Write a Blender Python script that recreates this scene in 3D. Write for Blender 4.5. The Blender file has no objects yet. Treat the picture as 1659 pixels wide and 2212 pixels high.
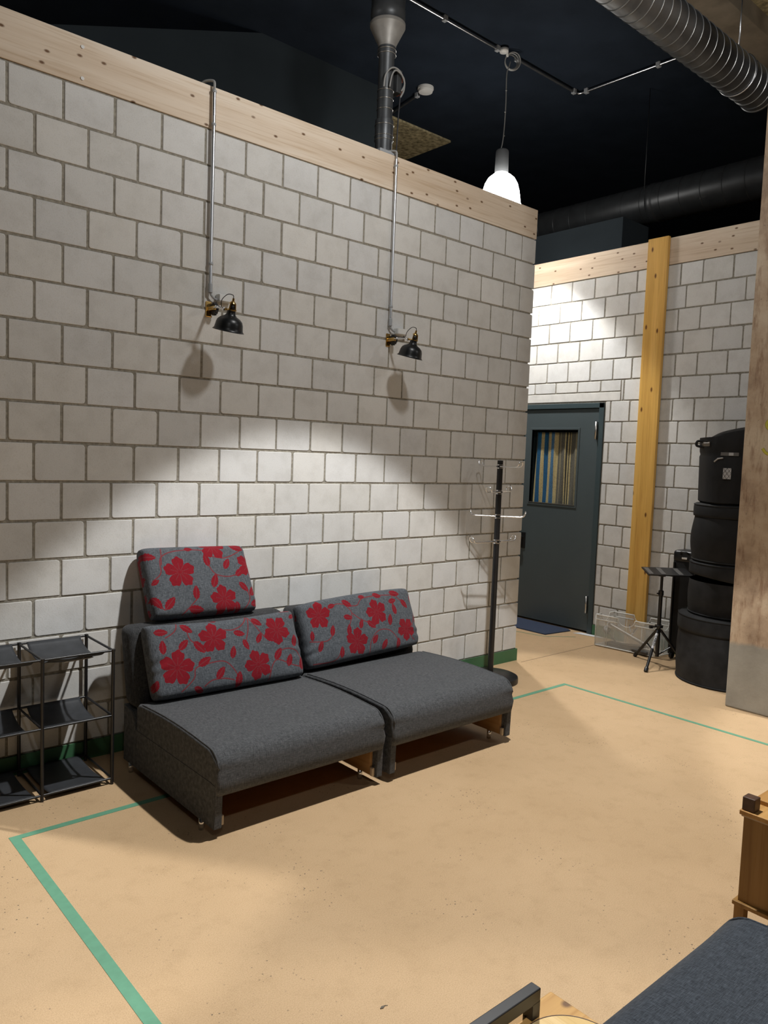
import bpy, bmesh, math, random
from mathutils import Vector, Matrix
import numpy as np
C = bpy.context.scene.collection
S = bpy.context.scene
PI = math.pi
random.seed(4)

# ------------------------------------------------------------------ camera
cam_d = bpy.data.cameras.new('camera'); cam = bpy.data.objects.new('camera', cam_d); C.objects.link(cam)
CR = ((0.7537070142533158, 0.02073667263006144, -0.6568833435805673),
      (-0.6561622394432043, 0.08017510786433427, -0.7503486307096332),
      (0.037105959012416, 0.9965650718779864, 0.07403516271740664))
cam.matrix_world = Matrix.Translation((-5.12367, -4.07993, 1.70001)) @ Matrix(CR).to_4x4()
cam_d.sensor_fit = 'VERTICAL'; cam_d.sensor_height = 36.0
cam_d.lens = 1660.704 * 36.0 / 2212.0
cam_d.clip_start = 0.05; cam_d.clip_end = 100
S.camera = cam

# ------------------------------------------------------------------ world, lamps' light, exposure
w = bpy.data.worlds.new('hall_air'); S.world = w; w.use_nodes = True
w.node_tree.nodes['Background'].inputs[0].default_value = (1.0, 0.95, 0.88, 1)
w.node_tree.nodes['Background'].inputs[1].default_value = 0.012
S.view_settings.view_transform = 'Standard'; S.view_settings.look = 'None'
S.view_settings.exposure = 0.0; S.view_settings.gamma = 1.0
S.view_settings.use_curve_mapping = False
LCOL = (1.0, 0.99, 0.97)
def light(name, kind, loc, power, radius, ang=None, blend=0.1, col=LCOL):
    d = bpy.data.lights.new(name, kind); d.energy = power; d.color = col; d.shadow_soft_size = radius
    if kind == 'SPOT': d.spot_size = ang; d.spot_blend = blend
    o = bpy.data.objects.new(name, d); C.objects.link(o); o.location = loc
    return o
CONE = math.radians(76)
SPOT_P, SPILL_P = 620.0, 105.0
# the hall's pendants hang in a staggered grid, three metres apart: one over the room, one behind each end of the wall; the last two listed are unseen fill lights added behind the camera
light('pendant_or_fill_beam', 'SPOT', (0.67, 1.0, 4.36), 330, 0.05, math.radians(88), 0.32)
for x, y, kp, ks in ((-2.30, -1.95, 1.0, 1.0), (-5.30, 1.0, 0.75, 0.3), (0.9, -4.9, 0.9, 0.6), (-5.3, -4.9, 0.5, 0.5)):
    light('pendant_or_fill_beam', 'SPOT', (x, y, 4.40), SPOT_P * kp, 0.05, CONE, 0.12)
    light('pendant_or_fill_spill', 'POINT', (x, y, 4.30), SPILL_P * ks, 0.11)

# ------------------------------------------------------------------ materials
def newmat(name):
    m = bpy.data.materials.new(name); m.use_nodes = True
    return m, m.node_tree, m.node_tree.nodes, m.node_tree.links, m.node_tree.nodes['Principled BSDF']
def pl(name, col, rough=0.6, metal=0.0, spec=0.5, noise=0.0, nscale=40.0, bump=0.0, bscale=200.0, stretch=None):
    m, t, n, l, b = newmat(name)
    b.inputs['Base Color'].default_value = (*col, 1); b.inputs['Roughness'].default_value = rough
    b.inputs['Metallic'].default_value = metal; b.inputs['Specular IOR Level'].default_value = spec
    tc = n.new('ShaderNodeTexCoord'); src = tc.outputs['Object']
    if stretch:
        mp = n.new('ShaderNodeMapping'); mp.inputs['Scale'].default_value = stretch; l.new(src, mp.inputs[0]); src = mp.outputs[0]
    if noise:
        t1 = n.new('ShaderNodeTexNoise'); t1.inputs['Scale'].default_value = nscale; t1.inputs['Detail'].default_value = 4; l.new(src, t1.inputs['Vector'])
        r = n.new('ShaderNodeMapRange'); r.inputs['From Min'].default_value = 0.3; r.inputs['From Max'].default_value = 0.7
        r.inputs['To Min'].default_value = 1 - noise; r.inputs['To Max'].default_value = 1 + noise; l.new(t1.outputs['Fac'], r.inputs['Value'])
        mx = n.new('ShaderNodeVectorMath'); mx.operation = 'SCALE'; mx.inputs[0].default_value = col; l.new(r.outputs[0], mx.inputs['Scale'])
        l.new(mx.outputs[0], b.inputs['Base Color'])
    if bump:
        t2 = n.new('ShaderNodeTexNoise'); t2.inputs['Scale'].default_value = bscale; t2.inputs['Detail'].default_value = 3; l.new(src, t2.inputs['Vector'])
        bp = n.new('ShaderNodeBump'); bp.inputs['Strength'].default_value = bump; bp.inputs['Distance'].default_value = 0.004
        l.new(t2.outputs['Fac'], bp.inputs['Height']); l.new(bp.outputs[0], b.inputs['Normal'])
    return m
def noise_node(n, l, src, scale, detail=3, rough=0.5, vec=None):
    t = n.new('ShaderNodeTexNoise'); t.inputs['Scale'].default_value = scale; t.inputs['Detail'].default_value = detail; t.inputs['Roughness'].default_value = rough
    if vec:
        mp = n.new('ShaderNodeMapping'); mp.inputs['Scale'].default_value = vec; l.new(src, mp.inputs[0]); src = mp.outputs[0]
    l.new(src, t.inputs['Vector']); return t.outputs['Fac']
def ramp(n, l, src, stops):
    r = n.new('ShaderNodeValToRGB'); e = r.color_ramp.elements
    while len(e) < len(stops): e.new(0.5)
    for q, (p, c) in zip(e, stops): q.position = p; q.color = (*c, 1) if len(c) == 3 else c
    l.new(src, r.inputs[0]); return r.outputs[0]
def mix(n, l, a, b, fac, mode='MIX'):
    m = n.new('ShaderNodeMix'); m.data_type = 'RGBA'; m.blend_type = mode
    for s, v in ((6, a), (7, b)):
        if isinstance(v, tuple): m.inputs[s].default_value = (*v, 1)
        else: l.new(v, m.inputs[s])
    if isinstance(fac, float): m.inputs[0].default_value = fac
    else: l.new(fac, m.inputs[0])
    return m.outputs[2]
def bumpto(n, l, b, h, strength, dist=0.004):
    bp = n.new('ShaderNodeBump'); bp.inputs['Strength'].default_value = strength; bp.inputs['Distance'].default_value = dist
    l.new(h, bp.inputs['Height']); l.new(bp.outputs[0], b.inputs['Normal'])

def mat_block():
    m, t, n, l, b = newmat('sand_lime_block')
    at = n.new('ShaderNodeAttribute'); at.attribute_name = 'tone'
    tc = n.new('ShaderNodeTexCoord'); o = tc.outputs['Object']
    f1 = noise_node(n, l, o, 7, 4, 0.6); f2 = noise_node(n, l, o, 160, 2)
    c = mix(n, l, at.outputs['Color'], (0.60, 0.58, 0.55), ramp(n, l, f1, [(0.45, (0, 0, 0)), (0.85, (0.45, 0.45, 0.45))]), 'MULTIPLY')
    c = mix(n, l, c, (0.90, 0.89, 0.86), ramp(n, l, f2, [(0.52, (0, 0, 0)), (0.70, (0.8, 0.8, 0.8))]), 'MULTIPLY')
    l.new(c, b.inputs['Base Color']); b.inputs['Roughness'].default_value = 0.85; b.inputs['Specular IOR Level'].default_value = 0.25
    bumpto(n, l, b, f2, 0.25, 0.002); return m
def mat_floor():
    m, t, n, l, b = newmat('floor_screed')
    tc = n.new('ShaderNodeTexCoord'); o = tc.outputs['Object']
    big = noise_node(n, l, o, 1.3, 4, 0.6); fine = noise_node(n, l, o, 260, 3, 0.7); mid = noise_node(n, l, o, 9, 5, 0.7)
    c = ramp(n, l, fine, [(0.28, (0.44, 0.298, 0.165)), (0.5, (0.570, 0.394, 0.226)), (0.72, (0.65, 0.465, 0.285))])
    c = mix(n, l, c, (0.86, 0.84, 0.80), ramp(n, l, big, [(0.4, (0, 0, 0)), (0.75, (0.8, 0.8, 0.8))]), 'MULTIPLY')
    c = mix(n, l, c, (0.88, 0.87, 0.85), ramp(n, l, mid, [(0.50, (0, 0, 0)), (0.78, (1, 1, 1))]), 'MULTIPLY')
    v = n.new('ShaderNodeTexVoronoi'); v.inputs['Scale'].default_value = 42; l.new(o, v.inputs['Vector'])
    gate = noise_node(n, l, o, 2.2, 4, 0.65)
    sp = ramp(n, l, v.outputs['Distance'], [(0.09, (1, 1, 1)), (0.16, (0, 0, 0))])
    g = ramp(n, l, gate, [(0.50, (0, 0, 0)), (0.62, (1, 1, 1))])
    mm = mix(n, l, (0.0, 0.0, 0.0), sp, g)
    c = mix(n, l, c, (0.13, 0.10, 0.07), mm)
    l.new(c, b.inputs['Base Color']); b.inputs['Roughness'].default_value = 0.55; b.inputs['Specular IOR Level'].default_value = 0.3
    bumpto(n, l, b, fine, 0.05, 0.001); return m
def mat_wood(name, dark, base, lightc, axis, knots=None, gscale=1.0, rough=0.6, knot_col=(0.16, 0.085, 0.04), spec=0.3):
    m, t, n, l, b = newmat(name)
    tc = n.new('ShaderNodeTexCoord'); o = tc.outputs['Object']
    sv = [9.0 * gscale] * 3; sv[axis] = 0.5 * gscale
    gv = [70.0 * gscale] * 3; gv[axis] = 2.0 * gscale
    f = noise_node(n, l, o, 1.0, 5, 0.6, tuple(sv)); g = noise_node(n, l, o, 1.0, 3, 0.6, tuple(gv))
    c = ramp(n, l, f, [(0.3, dark), (0.5, base), (0.7, lightc)])
    c = mix(n, l, c, (0.78, 0.70, 0.60), ramp(n, l, g, [(0.5, (0, 0, 0)), (0.72, (0.8, 0.8, 0.8))]), 'MULTIPLY')
    if knots:
        sx = n.new('ShaderNodeSeparateXYZ'); l.new(o, sx.inputs[0]); cb = n.new('ShaderNodeCombineXYZ')
        for q, (ax_, sc_) in enumerate(((axis, knots[1]), (knots[0], knots[2]))):
            mm_ = n.new('ShaderNodeMath'); mm_.operation = 'MULTIPLY'; mm_.inputs[1].default_value = sc_; l.new(sx.outputs[ax_], mm_.inputs[0]); l.new(mm_.outputs[0], cb.inputs[q])
        v = n.new('ShaderNodeTexVoronoi'); v.voronoi_dimensions = '2D'; v.inputs['Scale'].default_value = 1.0; l.new(cb.outputs[0], v.inputs['Vector'])
        k = ramp(n, l, v.outputs['Distance'], [(0.05, (1, 1, 1)), (0.115, (0, 0, 0))])
        # only some cells carry a knot
        sep = n.new('ShaderNodeSeparateColor'); l.new(v.outputs['Color'], sep.inputs[0])
        cell = ramp(n, l, sep.outputs[0], [(0.50, (0, 0, 0)), (0.54, (1, 1, 1))])
        k = mix(n, l, (0.0, 0.0, 0.0), k, cell)
        c = mix(n, l, c, knot_col, k)
    l.new(c, b.inputs['Base Color']); b.inputs['Roughness'].default_value = rough; b.inputs['Specular IOR Level'].default_value = spec
    return m
def fabric_nodes(n, l, o, dark, mid, lightc):
    b2 = noise_node(n, l, o, 1.0, 3, 0.65, (520, 45, 45)); c3 = noise_node(n, l, o, 1.0, 3, 0.65, (45, 520, 520))
    mth = n.new('ShaderNodeMath'); mth.operation = 'ADD'; l.new(b2, mth.inputs[0]); l.new(c3, mth.inputs[1])
    m3 = n.new('ShaderNodeMath'); m3.operation = 'MULTIPLY'; l.new(mth.outputs[0], m3.inputs[0]); m3.inputs[1].default_value = 0.5
    return ramp(n, l, m3.outputs[0], [(0.37, dark), (0.5, mid), (0.63, lightc)]), m3.outputs[0]
def mat_fabric(name, dark, mid, lightc, floral=False):
    m, t, n, l, b = newmat(name)
    tc = n.new('ShaderNodeTexCoord'); o = tc.outputs['Object']
    c, h = fabric_nodes(n, l, o, dark, mid, lightc)
    if floral:
        at = n.new('ShaderNodeAttribute'); at.attribute_name = 'flock'
        r = ramp(n, l, at.outputs['Fac'], [(0.35, (0, 0, 0)), (0.6, (1, 1, 1))])
        red = mix(n, l, (0.155, 0.005, 0.011), (0.245, 0.010, 0.019), noise_node(n, l, o, 120, 3))
        at2 = n.new('ShaderNodeAttribute'); at2.attribute_name = 'vein'
        red = mix(n, l, red, (0.16, 0.055, 0.062), at2.outputs['Fac'])
        c = mix(n, l, c, red, r)
    l.new(c, b.inputs['Base Color']); b.inputs['Roughness'].default_value = 0.92; b.inputs['Specular IOR Level'].default_value = 0.15
    b.inputs['Sheen Weight'].default_value = 0.08
    bumpto(n, l, b, h, 0.5, 0.003); return m
M = {}
M['block'] = mat_block(); M['floor'] = mat_floor()
M['mortar'] = pl('mortar', (0.30, 0.28, 0.235), 0.95, noise=0.25, nscale=60, bump=0.6, bscale=180, spec=0.1)
M['spruce'] = mat_wood('spruce_beam', (0.62, 0.49, 0.36), (0.72, 0.60, 0.47), (0.78, 0.68, 0.56), 0, (2, 6.5, 12.0))
M['spruce_y'] = mat_wood('spruce_beam_across', (0.62, 0.49, 0.36), (0.72, 0.60, 0.47), (0.78, 0.68, 0.56), 1, (2, 6.5, 12.0))
M['yellow_board'] = mat_wood('lacquered_board', (0.58, 0.32, 0.075), (0.74, 0.45, 0.12), (0.82, 0.54, 0.18), 2, (1, 4.0, 9.0), 1.0, 0.4, (0.16, 0.06, 0.015))
M['green'] = pl('green_paint', (0.050, 0.155, 0.070), 0.5, noise=0.08, nscale=8)
M['tape'] = pl('green_tape', (0.13, 0.33, 0.21), 0.5, noise=0.06, nscale=30)
M['ceiling'] = pl('ceiling_paint', (0.017, 0.024, 0.036), 0.9, spec=0.1, noise=0.15, nscale=3, bump=0.2, bscale=60)
M['hall_wall'] = pl('dark_hall_wall', (0.010, 0.012, 0.015), 0.95, spec=0.05)
M['bulkhead'] = pl('anthracite_board', (0.030, 0.038, 0.044), 0.9, spec=0.1, noise=0.08, nscale=2)
M['fabric'] = mat_fabric('charcoal_weave', (0.034, 0.036, 0.039), (0.072, 0.075, 0.079), (0.128, 0.132, 0.137))
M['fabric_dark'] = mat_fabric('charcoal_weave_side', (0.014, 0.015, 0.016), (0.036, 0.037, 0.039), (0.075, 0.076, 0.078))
M['fabric_navy'] = mat_fabric('slate_weave', (0.016, 0.019, 0.024), (0.037, 0.044, 0.054), (0.068, 0.079, 0.095))
M['floral'] = mat_fabric('flock_weave', (0.034, 0.038, 0.044), (0.082, 0.091, 0.102), (0.150, 0.164, 0.182), True)
M['black_metal'] = pl('black_powder_coat', (0.010, 0.010, 0.011), 0.38, 0.0, 0.5, noise=0.2, nscale=30)
M['black_lamp'] = pl('black_lamp_enamel', (0.008, 0.009, 0.010), 0.35, 0.0, 0.5)
M['white_enamel'] = pl('white_enamel', (0.75, 0.74, 0.70), 0.5)
M['brass'] = pl('brass', (0.72, 0.47, 0.16), 0.25, 1.0)
M['chrome'] = pl('chrome', (0.90, 0.91, 0.93), 0.24, 1.0)
M['steel'] = pl('galvanised_conduit', (0.66, 0.67, 0.69), 0.28, 1.0)
M['satin'] = pl('satin_nickel', (0.55, 0.54, 0.52), 0.35, 1.0)
M['duct'] = pl('grey_sheet_metal', (0.16, 0.165, 0.17), 0.38, 0.75, noise=0.2, nscale=9)
M['duct_dark'] = pl('black_sheet_metal', (0.030, 0.032, 0.034), 0.4, 0.4, noise=0.2, nscale=9)
M['duct_rib'] = pl('duct_seam_edge', (0.42, 0.42, 0.41), 0.3, 0.9)
M['pipe'] = pl('pipe_sheet_metal', (0.085, 0.09, 0.095), 0.4, 0.5, noise=0.2, nscale=12)
M['reducer'] = pl('pale_sheet_metal', (0.30, 0.29, 0.27), 0.5, 0.3, noise=0.15, nscale=12)
M['white_plastic'] = pl('white_plastic', (0.72, 0.72, 0.70), 0.45)
M['grey_plastic'] = pl('grey_plastic', (0.34, 0.36, 0.38), 0.45)
M['housing'] = pl('grey_lamp_housing', (0.10, 0.105, 0.11), 0.5)
M['grey_cable'] = pl('grey_cable', (0.30, 0.30, 0.29), 0.5)
M['dark_cable'] = pl('dark_cable', (0.03, 0.03, 0.035), 0.5)
M['sling'] = pl('saddle_leather', (0.034, 0.037, 0.042), 0.5, noise=0.2, nscale=20, bump=0.15, bscale=300)
M['door'] = pl('door_enamel', (0.070, 0.090, 0.096), 0.42, noise=0.05, nscale=3)
M['door_frame'] = pl('door_frame_enamel', (0.048, 0.072, 0.080), 0.42)
M['lintel'] = pl('concrete_lintel', (0.66, 0.65, 0.62), 0.85, noise=0.08, nscale=14)
M['mat_blue'] = pl('blue_mat', (0.052, 0.066, 0.105), 0.95, noise=0.4, nscale=220, bump=0.8, bscale=300, spec=0.1)
M['nylon'] = pl('black_nylon', (0.0075, 0.0078, 0.0085), 0.7, noise=0.25, nscale=14, bump=0.25, bscale=500, spec=0.3)
M['nylon_worn'] = pl('black_nylon_worn', (0.013, 0.0135, 0.0145), 0.75, noise=0.5, nscale=9, bump=0.25, bscale=500, spec=0.3)
M['dark_hardware'] = pl('dark_hardware', (0.10, 0.095, 0.09), 0.4, 0.6)
M['oak'] = mat_wood('oak_veneer', (0.40, 0.20, 0.06), (0.54, 0.30, 0.10), (0.62, 0.38, 0.15), 0, None, 1.0, 0.45)
M['teak_v'] = mat_wood('teak_veneer', (0.20, 0.105, 0.030), (0.30, 0.165, 0.050), (0.36, 0.205, 0.070), 2, None, 1.2, 0.45)
M['walnut'] = pl('walnut_block', (0.075, 0.036, 0.020), 0.5, noise=0.2, nscale=60)
M['table_wood'] = mat_wood('ash_table_top', (0.36, 0.185, 0.055), (0.52, 0.30, 0.10), (0.64, 0.41, 0.17), 0, (1, 7.0, 9.0), 1.6, 0.4)
M['table_ring'] = mat_wood('turned_ring', (0.42, 0.25, 0.085), (0.62, 0.43, 0.18), (0.72, 0.53, 0.27), 1, None, 2.0, 0.4)
M['sofa_wood'] = mat_wood('birch_panel', (0.28, 0.15, 0.055), (0.36, 0.20, 0.08), (0.42, 0.25, 0.11), 1, None, 1.0, 0.5)
M['pale_wood'] = pl('pale_wood_block', (0.52, 0.42, 0.30), 0.6)
M['wool_board'] = pl('wood_wool_panel', (0.40, 0.34, 0.20), 0.95, noise=0.55, nscale=22, bump=0.8, bscale=60, spec=0.1)
M['tan_beam'] = pl('weathered_beam', (0.20, 0.165, 0.12), 0.9, noise=0.2, nscale=6, spec=0.1)
M['sticker'] = pl('white_sticker', (0.78, 0.79, 0.82), 0.5)
M['tag_grey'] = pl('reflective_tag', (0.42, 0.42, 0.42), 0.4)
M['tag_brown'] = pl('brown_label', (0.13, 0.11, 0.085), 0.5)
M['music_grey'] = pl('grey_tray', (0.11, 0.105, 0.10), 0.5)
M['crack'] = pl('floor_joint', (0.22, 0.16, 0.10), 0.9)
M['orange'] = pl('orange_switch', (0.45, 0.09, 0.03), 0.5)
M['yellow_chalk'] = pl('yellow_spray', (0.48, 0.42, 0.06), 0.9)
def mat_column():
    m, t, n, l, b = newmat('board_marked_concrete')
    tc = n.new('ShaderNodeTexCoord'); o = tc.outputs['Object']
    f = noise_node(n, l, o, 2.4, 6, 0.65); g = noise_node(n, l, o, 1.0, 5, 0.7, (24, 24, 5)); s = noise_node(n, l, o, 55, 4, 0.7)
    c = ramp(n, l, f, [(0.30, (0.22, 0.15, 0.10)), (0.48, (0.43, 0.32, 0.22)), (0.66, (0.55, 0.45, 0.33))])
    c = mix(n, l, c, (0.50, 0.38, 0.32), ramp(n, l, g, [(0.50, (0, 0, 0)), (0.68, (0.7, 0.7, 0.7))]), 'MULTIPLY')
    c = mix(n, l, c, (0.42, 0.40, 0.36), ramp(n, l, s, [(0.66, (0, 0, 0)), (0.74, (0.7, 0.7, 0.7))]))
    c = mix(n, l, c, (0.07, 0.05, 0.04), ramp(n, l, s, [(0.28, (0.8, 0.8, 0.8)), (0.35, (0, 0, 0))]))
    sx = n.new('ShaderNodeSeparateXYZ'); l.new(o, sx.inputs[0])
    ad = n.new('ShaderNodeMath'); ad.operation = 'MULTIPLY_ADD'; l.new(f, ad.inputs[0]); ad.inputs[1].default_value = 0.10; l.new(sx.outputs[2], ad.inputs[2])
    grey = ramp(n, l, f, [(0.3, (0.21, 0.195, 0.165)), (0.7, (0.34, 0.32, 0.275))])
    lo = ramp(n, l, ad.outputs[0], [(0.50, (1, 1, 1)), (0.53, (0, 0, 0))])
    c = mix(n, l, c, grey, lo)
    l.new(c, b.inputs['Base Color']); b.inputs['Roughness'].default_value = 0.42; b.inputs['Specular IOR Level'].default_value = 0.4
    bumpto(n, l, b, s, 0.35, 0.004); return m
M['column'] = mat_column()
def mat_clear(name, col, alpha, rough=0.15):
    m, t, n, l, b = newmat(name)
    b.inputs['Base Color'].default_value = (*col, 1); b.inputs['Alpha'].default_value = alpha; b.inputs['Roughness'].default_value = rough
    return m
M['clear'] = mat_clear('frosted_polypropylene', (0.86, 0.87, 0.84), 0.27, 0.3)
M['clear_rim'] = mat_clear('frosted_polypropylene_rim', (0.88, 0.88, 0.84), 0.88, 0.3)
M['pane'] = mat_clear('window_glass', (0.02, 0.03, 0.03), 0.07, 0.03)
def mat_emit(name, col, strength):
    m, t, n, l, b = newmat(name)
    b.inputs['Base Color'].default_value = (*col, 1); b.inputs['Emission Color'].default_value = (*col, 1); b.inputs['Emission Strength'].default_value = strength
    return m
M['glow'] = mat_emit('lit_opal_shade', (1.0, 0.97, 0.92), 26.0)
def mat_curtain():
    m, t, n, l, b = newmat('striped_kelim')
    tc = n.new('ShaderNodeTexCoord'); o = tc.outputs['Object']
    sx = n.new('ShaderNodeSeparateXYZ'); l.new(o, sx.inputs[0])
    wv = noise_node(n, l, o, 1.0, 1, 0.5, (3, 3, 9))
    st = n.new('ShaderNodeMath'); st.operation = 'SNAP'; l.new(sx.outputs[2], st.inputs[0]); st.inputs[1].default_value = 0.07
    sn = n.new('ShaderNodeMath'); sn.operation = 'MULTIPLY'; l.new(st.outputs[0], sn.inputs[0]); sn.inputs[1].default_value = 90.0
    si = n.new('ShaderNodeMath'); si.operation = 'SINE'; l.new(sn.outputs[0], si.inputs[0])
    ma = n.new('ShaderNodeMath'); ma.operation = 'MULTIPLY_ADD'; l.new(si.outputs[0], ma.inputs[0]); ma.inputs[1].default_value = 0.004; l.new(sx.outputs[1], ma.inputs[2])
    mr = n.new('ShaderNodeMapRange'); mr.inputs['From Min'].default_value = 1.08; mr.inputs['From Max'].default_value = 0.46
    l.new(ma.outputs[0], mr.inputs['Value'])
    BL, TN, LB, GR, DK = (0.010, 0.105, 0.24), (0.55, 0.45, 0.22), (0.075, 0.19, 0.34), (0.15, 0.14, 0.11), (0.05, 0.047, 0.04)
    stops = [(0.0, TN), (0.06, BL), (0.15, TN), (0.21, BL), (0.30, TN), (0.36, LB), (0.42, TN), (0.49, GR), (0.53, (0.30, 0.26, 0.16)), (0.56, GR), (0.64, TN), (0.66, DK), (0.68, TN), (0.70, DK), (0.72, TN), (0.75, GR), (0.85, (0.32, 0.28, 0.17)), (0.89, GR)]
    c = ramp(n, l, mr.outputs[0], stops)
    c.node.color_ramp.interpolation = 'CONSTANT'
    f = noise_node(n, l, o, 90, 3)
    c = mix(n, l, c, (0.6, 0.6, 0.6), ramp(n, l, f, [(0.45, (0, 0, 0)), (0.7, (0.8, 0.8, 0.8))]), 'MULTIPLY')
    l.new(c, b.inputs['Base Color']); b.inputs['Roughness'].default_value = 0.95
    return m
M['curtain'] = mat_curtain()

# ------------------------------------------------------------------ mesh helpers
class MB:
    def __init__(s): s.bm = bmesh.new()
    def box(s, a, b, bev=0.0, seg=2, rot=None, pivot=None):
        a = Vector(a); b = Vector(b)
        r = bmesh.ops.create_cube(s.bm, size=1.0); vs = r['verts']
        d = b - a; c = (a + b) / 2
        for v in vs: v.co = Vector((v.co.x * d.x, v.co.y * d.y, v.co.z * d.z)) + c
        if bev:
            es = list({e for v in vs for e in v.link_edges})
            rb = bmesh.ops.bevel(s.bm, geom=es, offset=bev, segments=seg, affect='EDGES', profile=0.5)
            vs = list({v for f in rb['faces'] for v in f.verts} | {v for v in vs if v.is_valid})
            # bevelled cube: collect connected island
            seen = set(vs); st = list(vs)
            while st:
                v = st.pop()
                for e in v.link_edges:
                    o2 = e.other_vert(v)
                    if o2 not in seen: seen.add(o2); st.append(o2)
            vs = list(seen)
        if rot is not None:
            p = Vector(pivot) if pivot is not None else c
            for v in vs: v.co = p + rot @ (v.co - p)
        return vs
    def tube(s, pts, r, seg=10, cap=True, closed=False):
        pts = [Vector(p) for p in pts]; n = len(pts); rings = []
        rr = r if isinstance(r, (list, tuple)) else [r] * n
        up = None
        for i, p in enumerate(pts):
            if closed: t = (pts[(i + 1) % n] - pts[i - 1])
            else: t = pts[min(i + 1, n - 1)] - pts[max(i - 1, 0)]
            t.normalize()
            if up is None:
                up = Vector((0, 0, 1)) if abs(t.z) < 0.9 else Vector((1, 0, 0))
            u = (up - t * up.dot(t))
            if u.length < 1e-5: u = t.orthogonal()
            u.normalize(); up = u; v = t.cross(u)
            rings.append([s.bm.verts.new(p + rr[i] * (math.cos(2 * PI * k / seg) * u + math.sin(2 * PI * k / seg) * v)) for k in range(seg)])
        m = n if closed else n - 1
        for i in range(m):
            A, B = rings[i], rings[(i + 1) % n]
            for k in range(seg): s.bm.faces.new((A[k], A[(k + 1) % seg], B[(k + 1) % seg], B[k])).smooth = True
        if cap and not closed:
            s.bm.faces.new(rings[0][::-1]); s.bm.faces.new(rings[-1])
    def cyl(s, a, b, r, seg=20, r2=None): s.tube([a, b], [r, r if r2 is None else r2], seg)
    def lathe(s, prof, origin=(0, 0, 0), axis=(0, 0, 1), seg=40, cap0=False, cap1=False):
        o = Vector(origin); ax = Vector(axis).normalized(); u = ax.orthogonal().normalized(); v = ax.cross(u)
        rings = []
        for r, h in prof:
            rings.append([s.bm.verts.new(o + ax * h + max(r, 1e-5) * (math.cos(2 * PI * k / seg) * u + math.sin(2 * PI * k / seg) * v)) for k in range(seg)])
        for A, B in zip(rings, rings[1:]):
            for k in range(seg): s.bm.faces.new((A[k], A[(k + 1) % seg], B[(k + 1) % seg], B[k])).smooth = True
        if cap0: s.bm.faces.new(rings[0][::-1])
        if cap1: s.bm.faces.new(rings[-1])
    def prism(s, poly, axis, h0, h1, bev=0):
        def P(a, b, h):
            return {0: Vector((h, a, b)), 1: Vector((a, h, b)), 2: Vector((a, b, h))}[axis]
        A = [s.bm.verts.new(P(a, b, h0)) for a, b in poly]; B = [s.bm.verts.new(P(a, b, h1)) for a, b in poly]
        fs = [s.bm.faces.new(A), s.bm.faces.new(B[::-1])]
        n = len(poly)
        for i in range(n): fs.append(s.bm.faces.new((A[i], B[i], B[(i + 1) % n], A[(i + 1) % n])))
        bmesh.ops.recalc_face_normals(s.bm, faces=fs)
        return A + B
    def torus(s, c, axis, R, r, seg=28, rs=8):
        ax = Vector(axis).normalized(); u = ax.orthogonal().normalized(); v = ax.cross(u); c = Vector(c)
        s.tube([c + R * (math.cos(2 * PI * k / seg) * u + math.sin(2 * PI * k / seg) * v) for k in range(seg)], r, rs, closed=True)
    def build(s, name, mat, parent=None, smooth=None, loc=None, recalc=True):
        if recalc: bmesh.ops.recalc_face_normals(s.bm, faces=s.bm.faces)
        me = bpy.data.meshes.new(name); s.bm.to_mesh(me); s.bm.free()
        o = bpy.data.objects.new(name, me); C.objects.link(o); me.materials.append(mat)
        if smooth:
            for p in me.polygons: p.use_smooth = True
            try: me.set_sharp_from_angle(angle=math.radians(smooth))
            except Exception: pass
        if parent:
            o.parent = parent
            if loc is None:   # geometry was given in world coordinates
                o.matrix_parent_inverse = parent_inv(parent)
        if loc is not None: o.location = loc
        return o
def world_of(o):
    m = Matrix.LocRotScale(o.location, o.rotation_euler, o.scale)
    return (world_of(o.parent) @ o.matrix_parent_inverse @ m) if o.parent else m
def parent_inv(p): return world_of(p).inverted()
def tag(o, label=None, cat=None, group=None, kind=None):
    if label: o['label'] = label
    if cat: o['category'] = cat
    if group: o['group'] = group
    if kind: o['kind'] = kind
    return o
def thing(name, loc, label, cat, group=None):
    o = bpy.data.objects.new(name, None); C.objects.link(o); o.location = loc; o.empty_display_size = 0.1
    return tag(o, label, cat, group)
def struct(o, label=None, cat=None): return tag(o, label, cat, None, 'structure')
def copy_tree(o, parent=None):
    c = o.copy(); C.objects.link(c); c.parent = parent
    if parent is not None: c.matrix_parent_inverse = o.matrix_parent_inverse.copy()
    for ch in list(o.children): copy_tree(ch, c)
    return c
def arc(c, u, v, r, a0, a1, n=12):
    c, u, v = Vector(c), Vector(u), Vector(v)
    return [c + r * (math.cos(a0 + (a1 - a0) * i / n) * u + math.sin(a0 + (a1 - a0) * i / n) * v) for i in range(n + 1)]
def smooth_path(pts, k=6):
    pts = [Vector(p) for p in pts]; out = []
    for i in range(len(pts) - 1):
        p0, p1, p2, p3 = pts[max(i - 1, 0)], pts[i], pts[i + 1], pts[min(i + 2, len(pts) - 1)]
        for j in range(k):
            t = j / k
            out.append(0.5 * ((2 * p1) + (p2 - p0) * t + (2 * p0 - 5 * p1 + 4 * p2 - p3) * t * t + (3 * p1 - p0 - 3 * p2 + p3) * t ** 3))
    out.append(pts[-1]); return out

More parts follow.
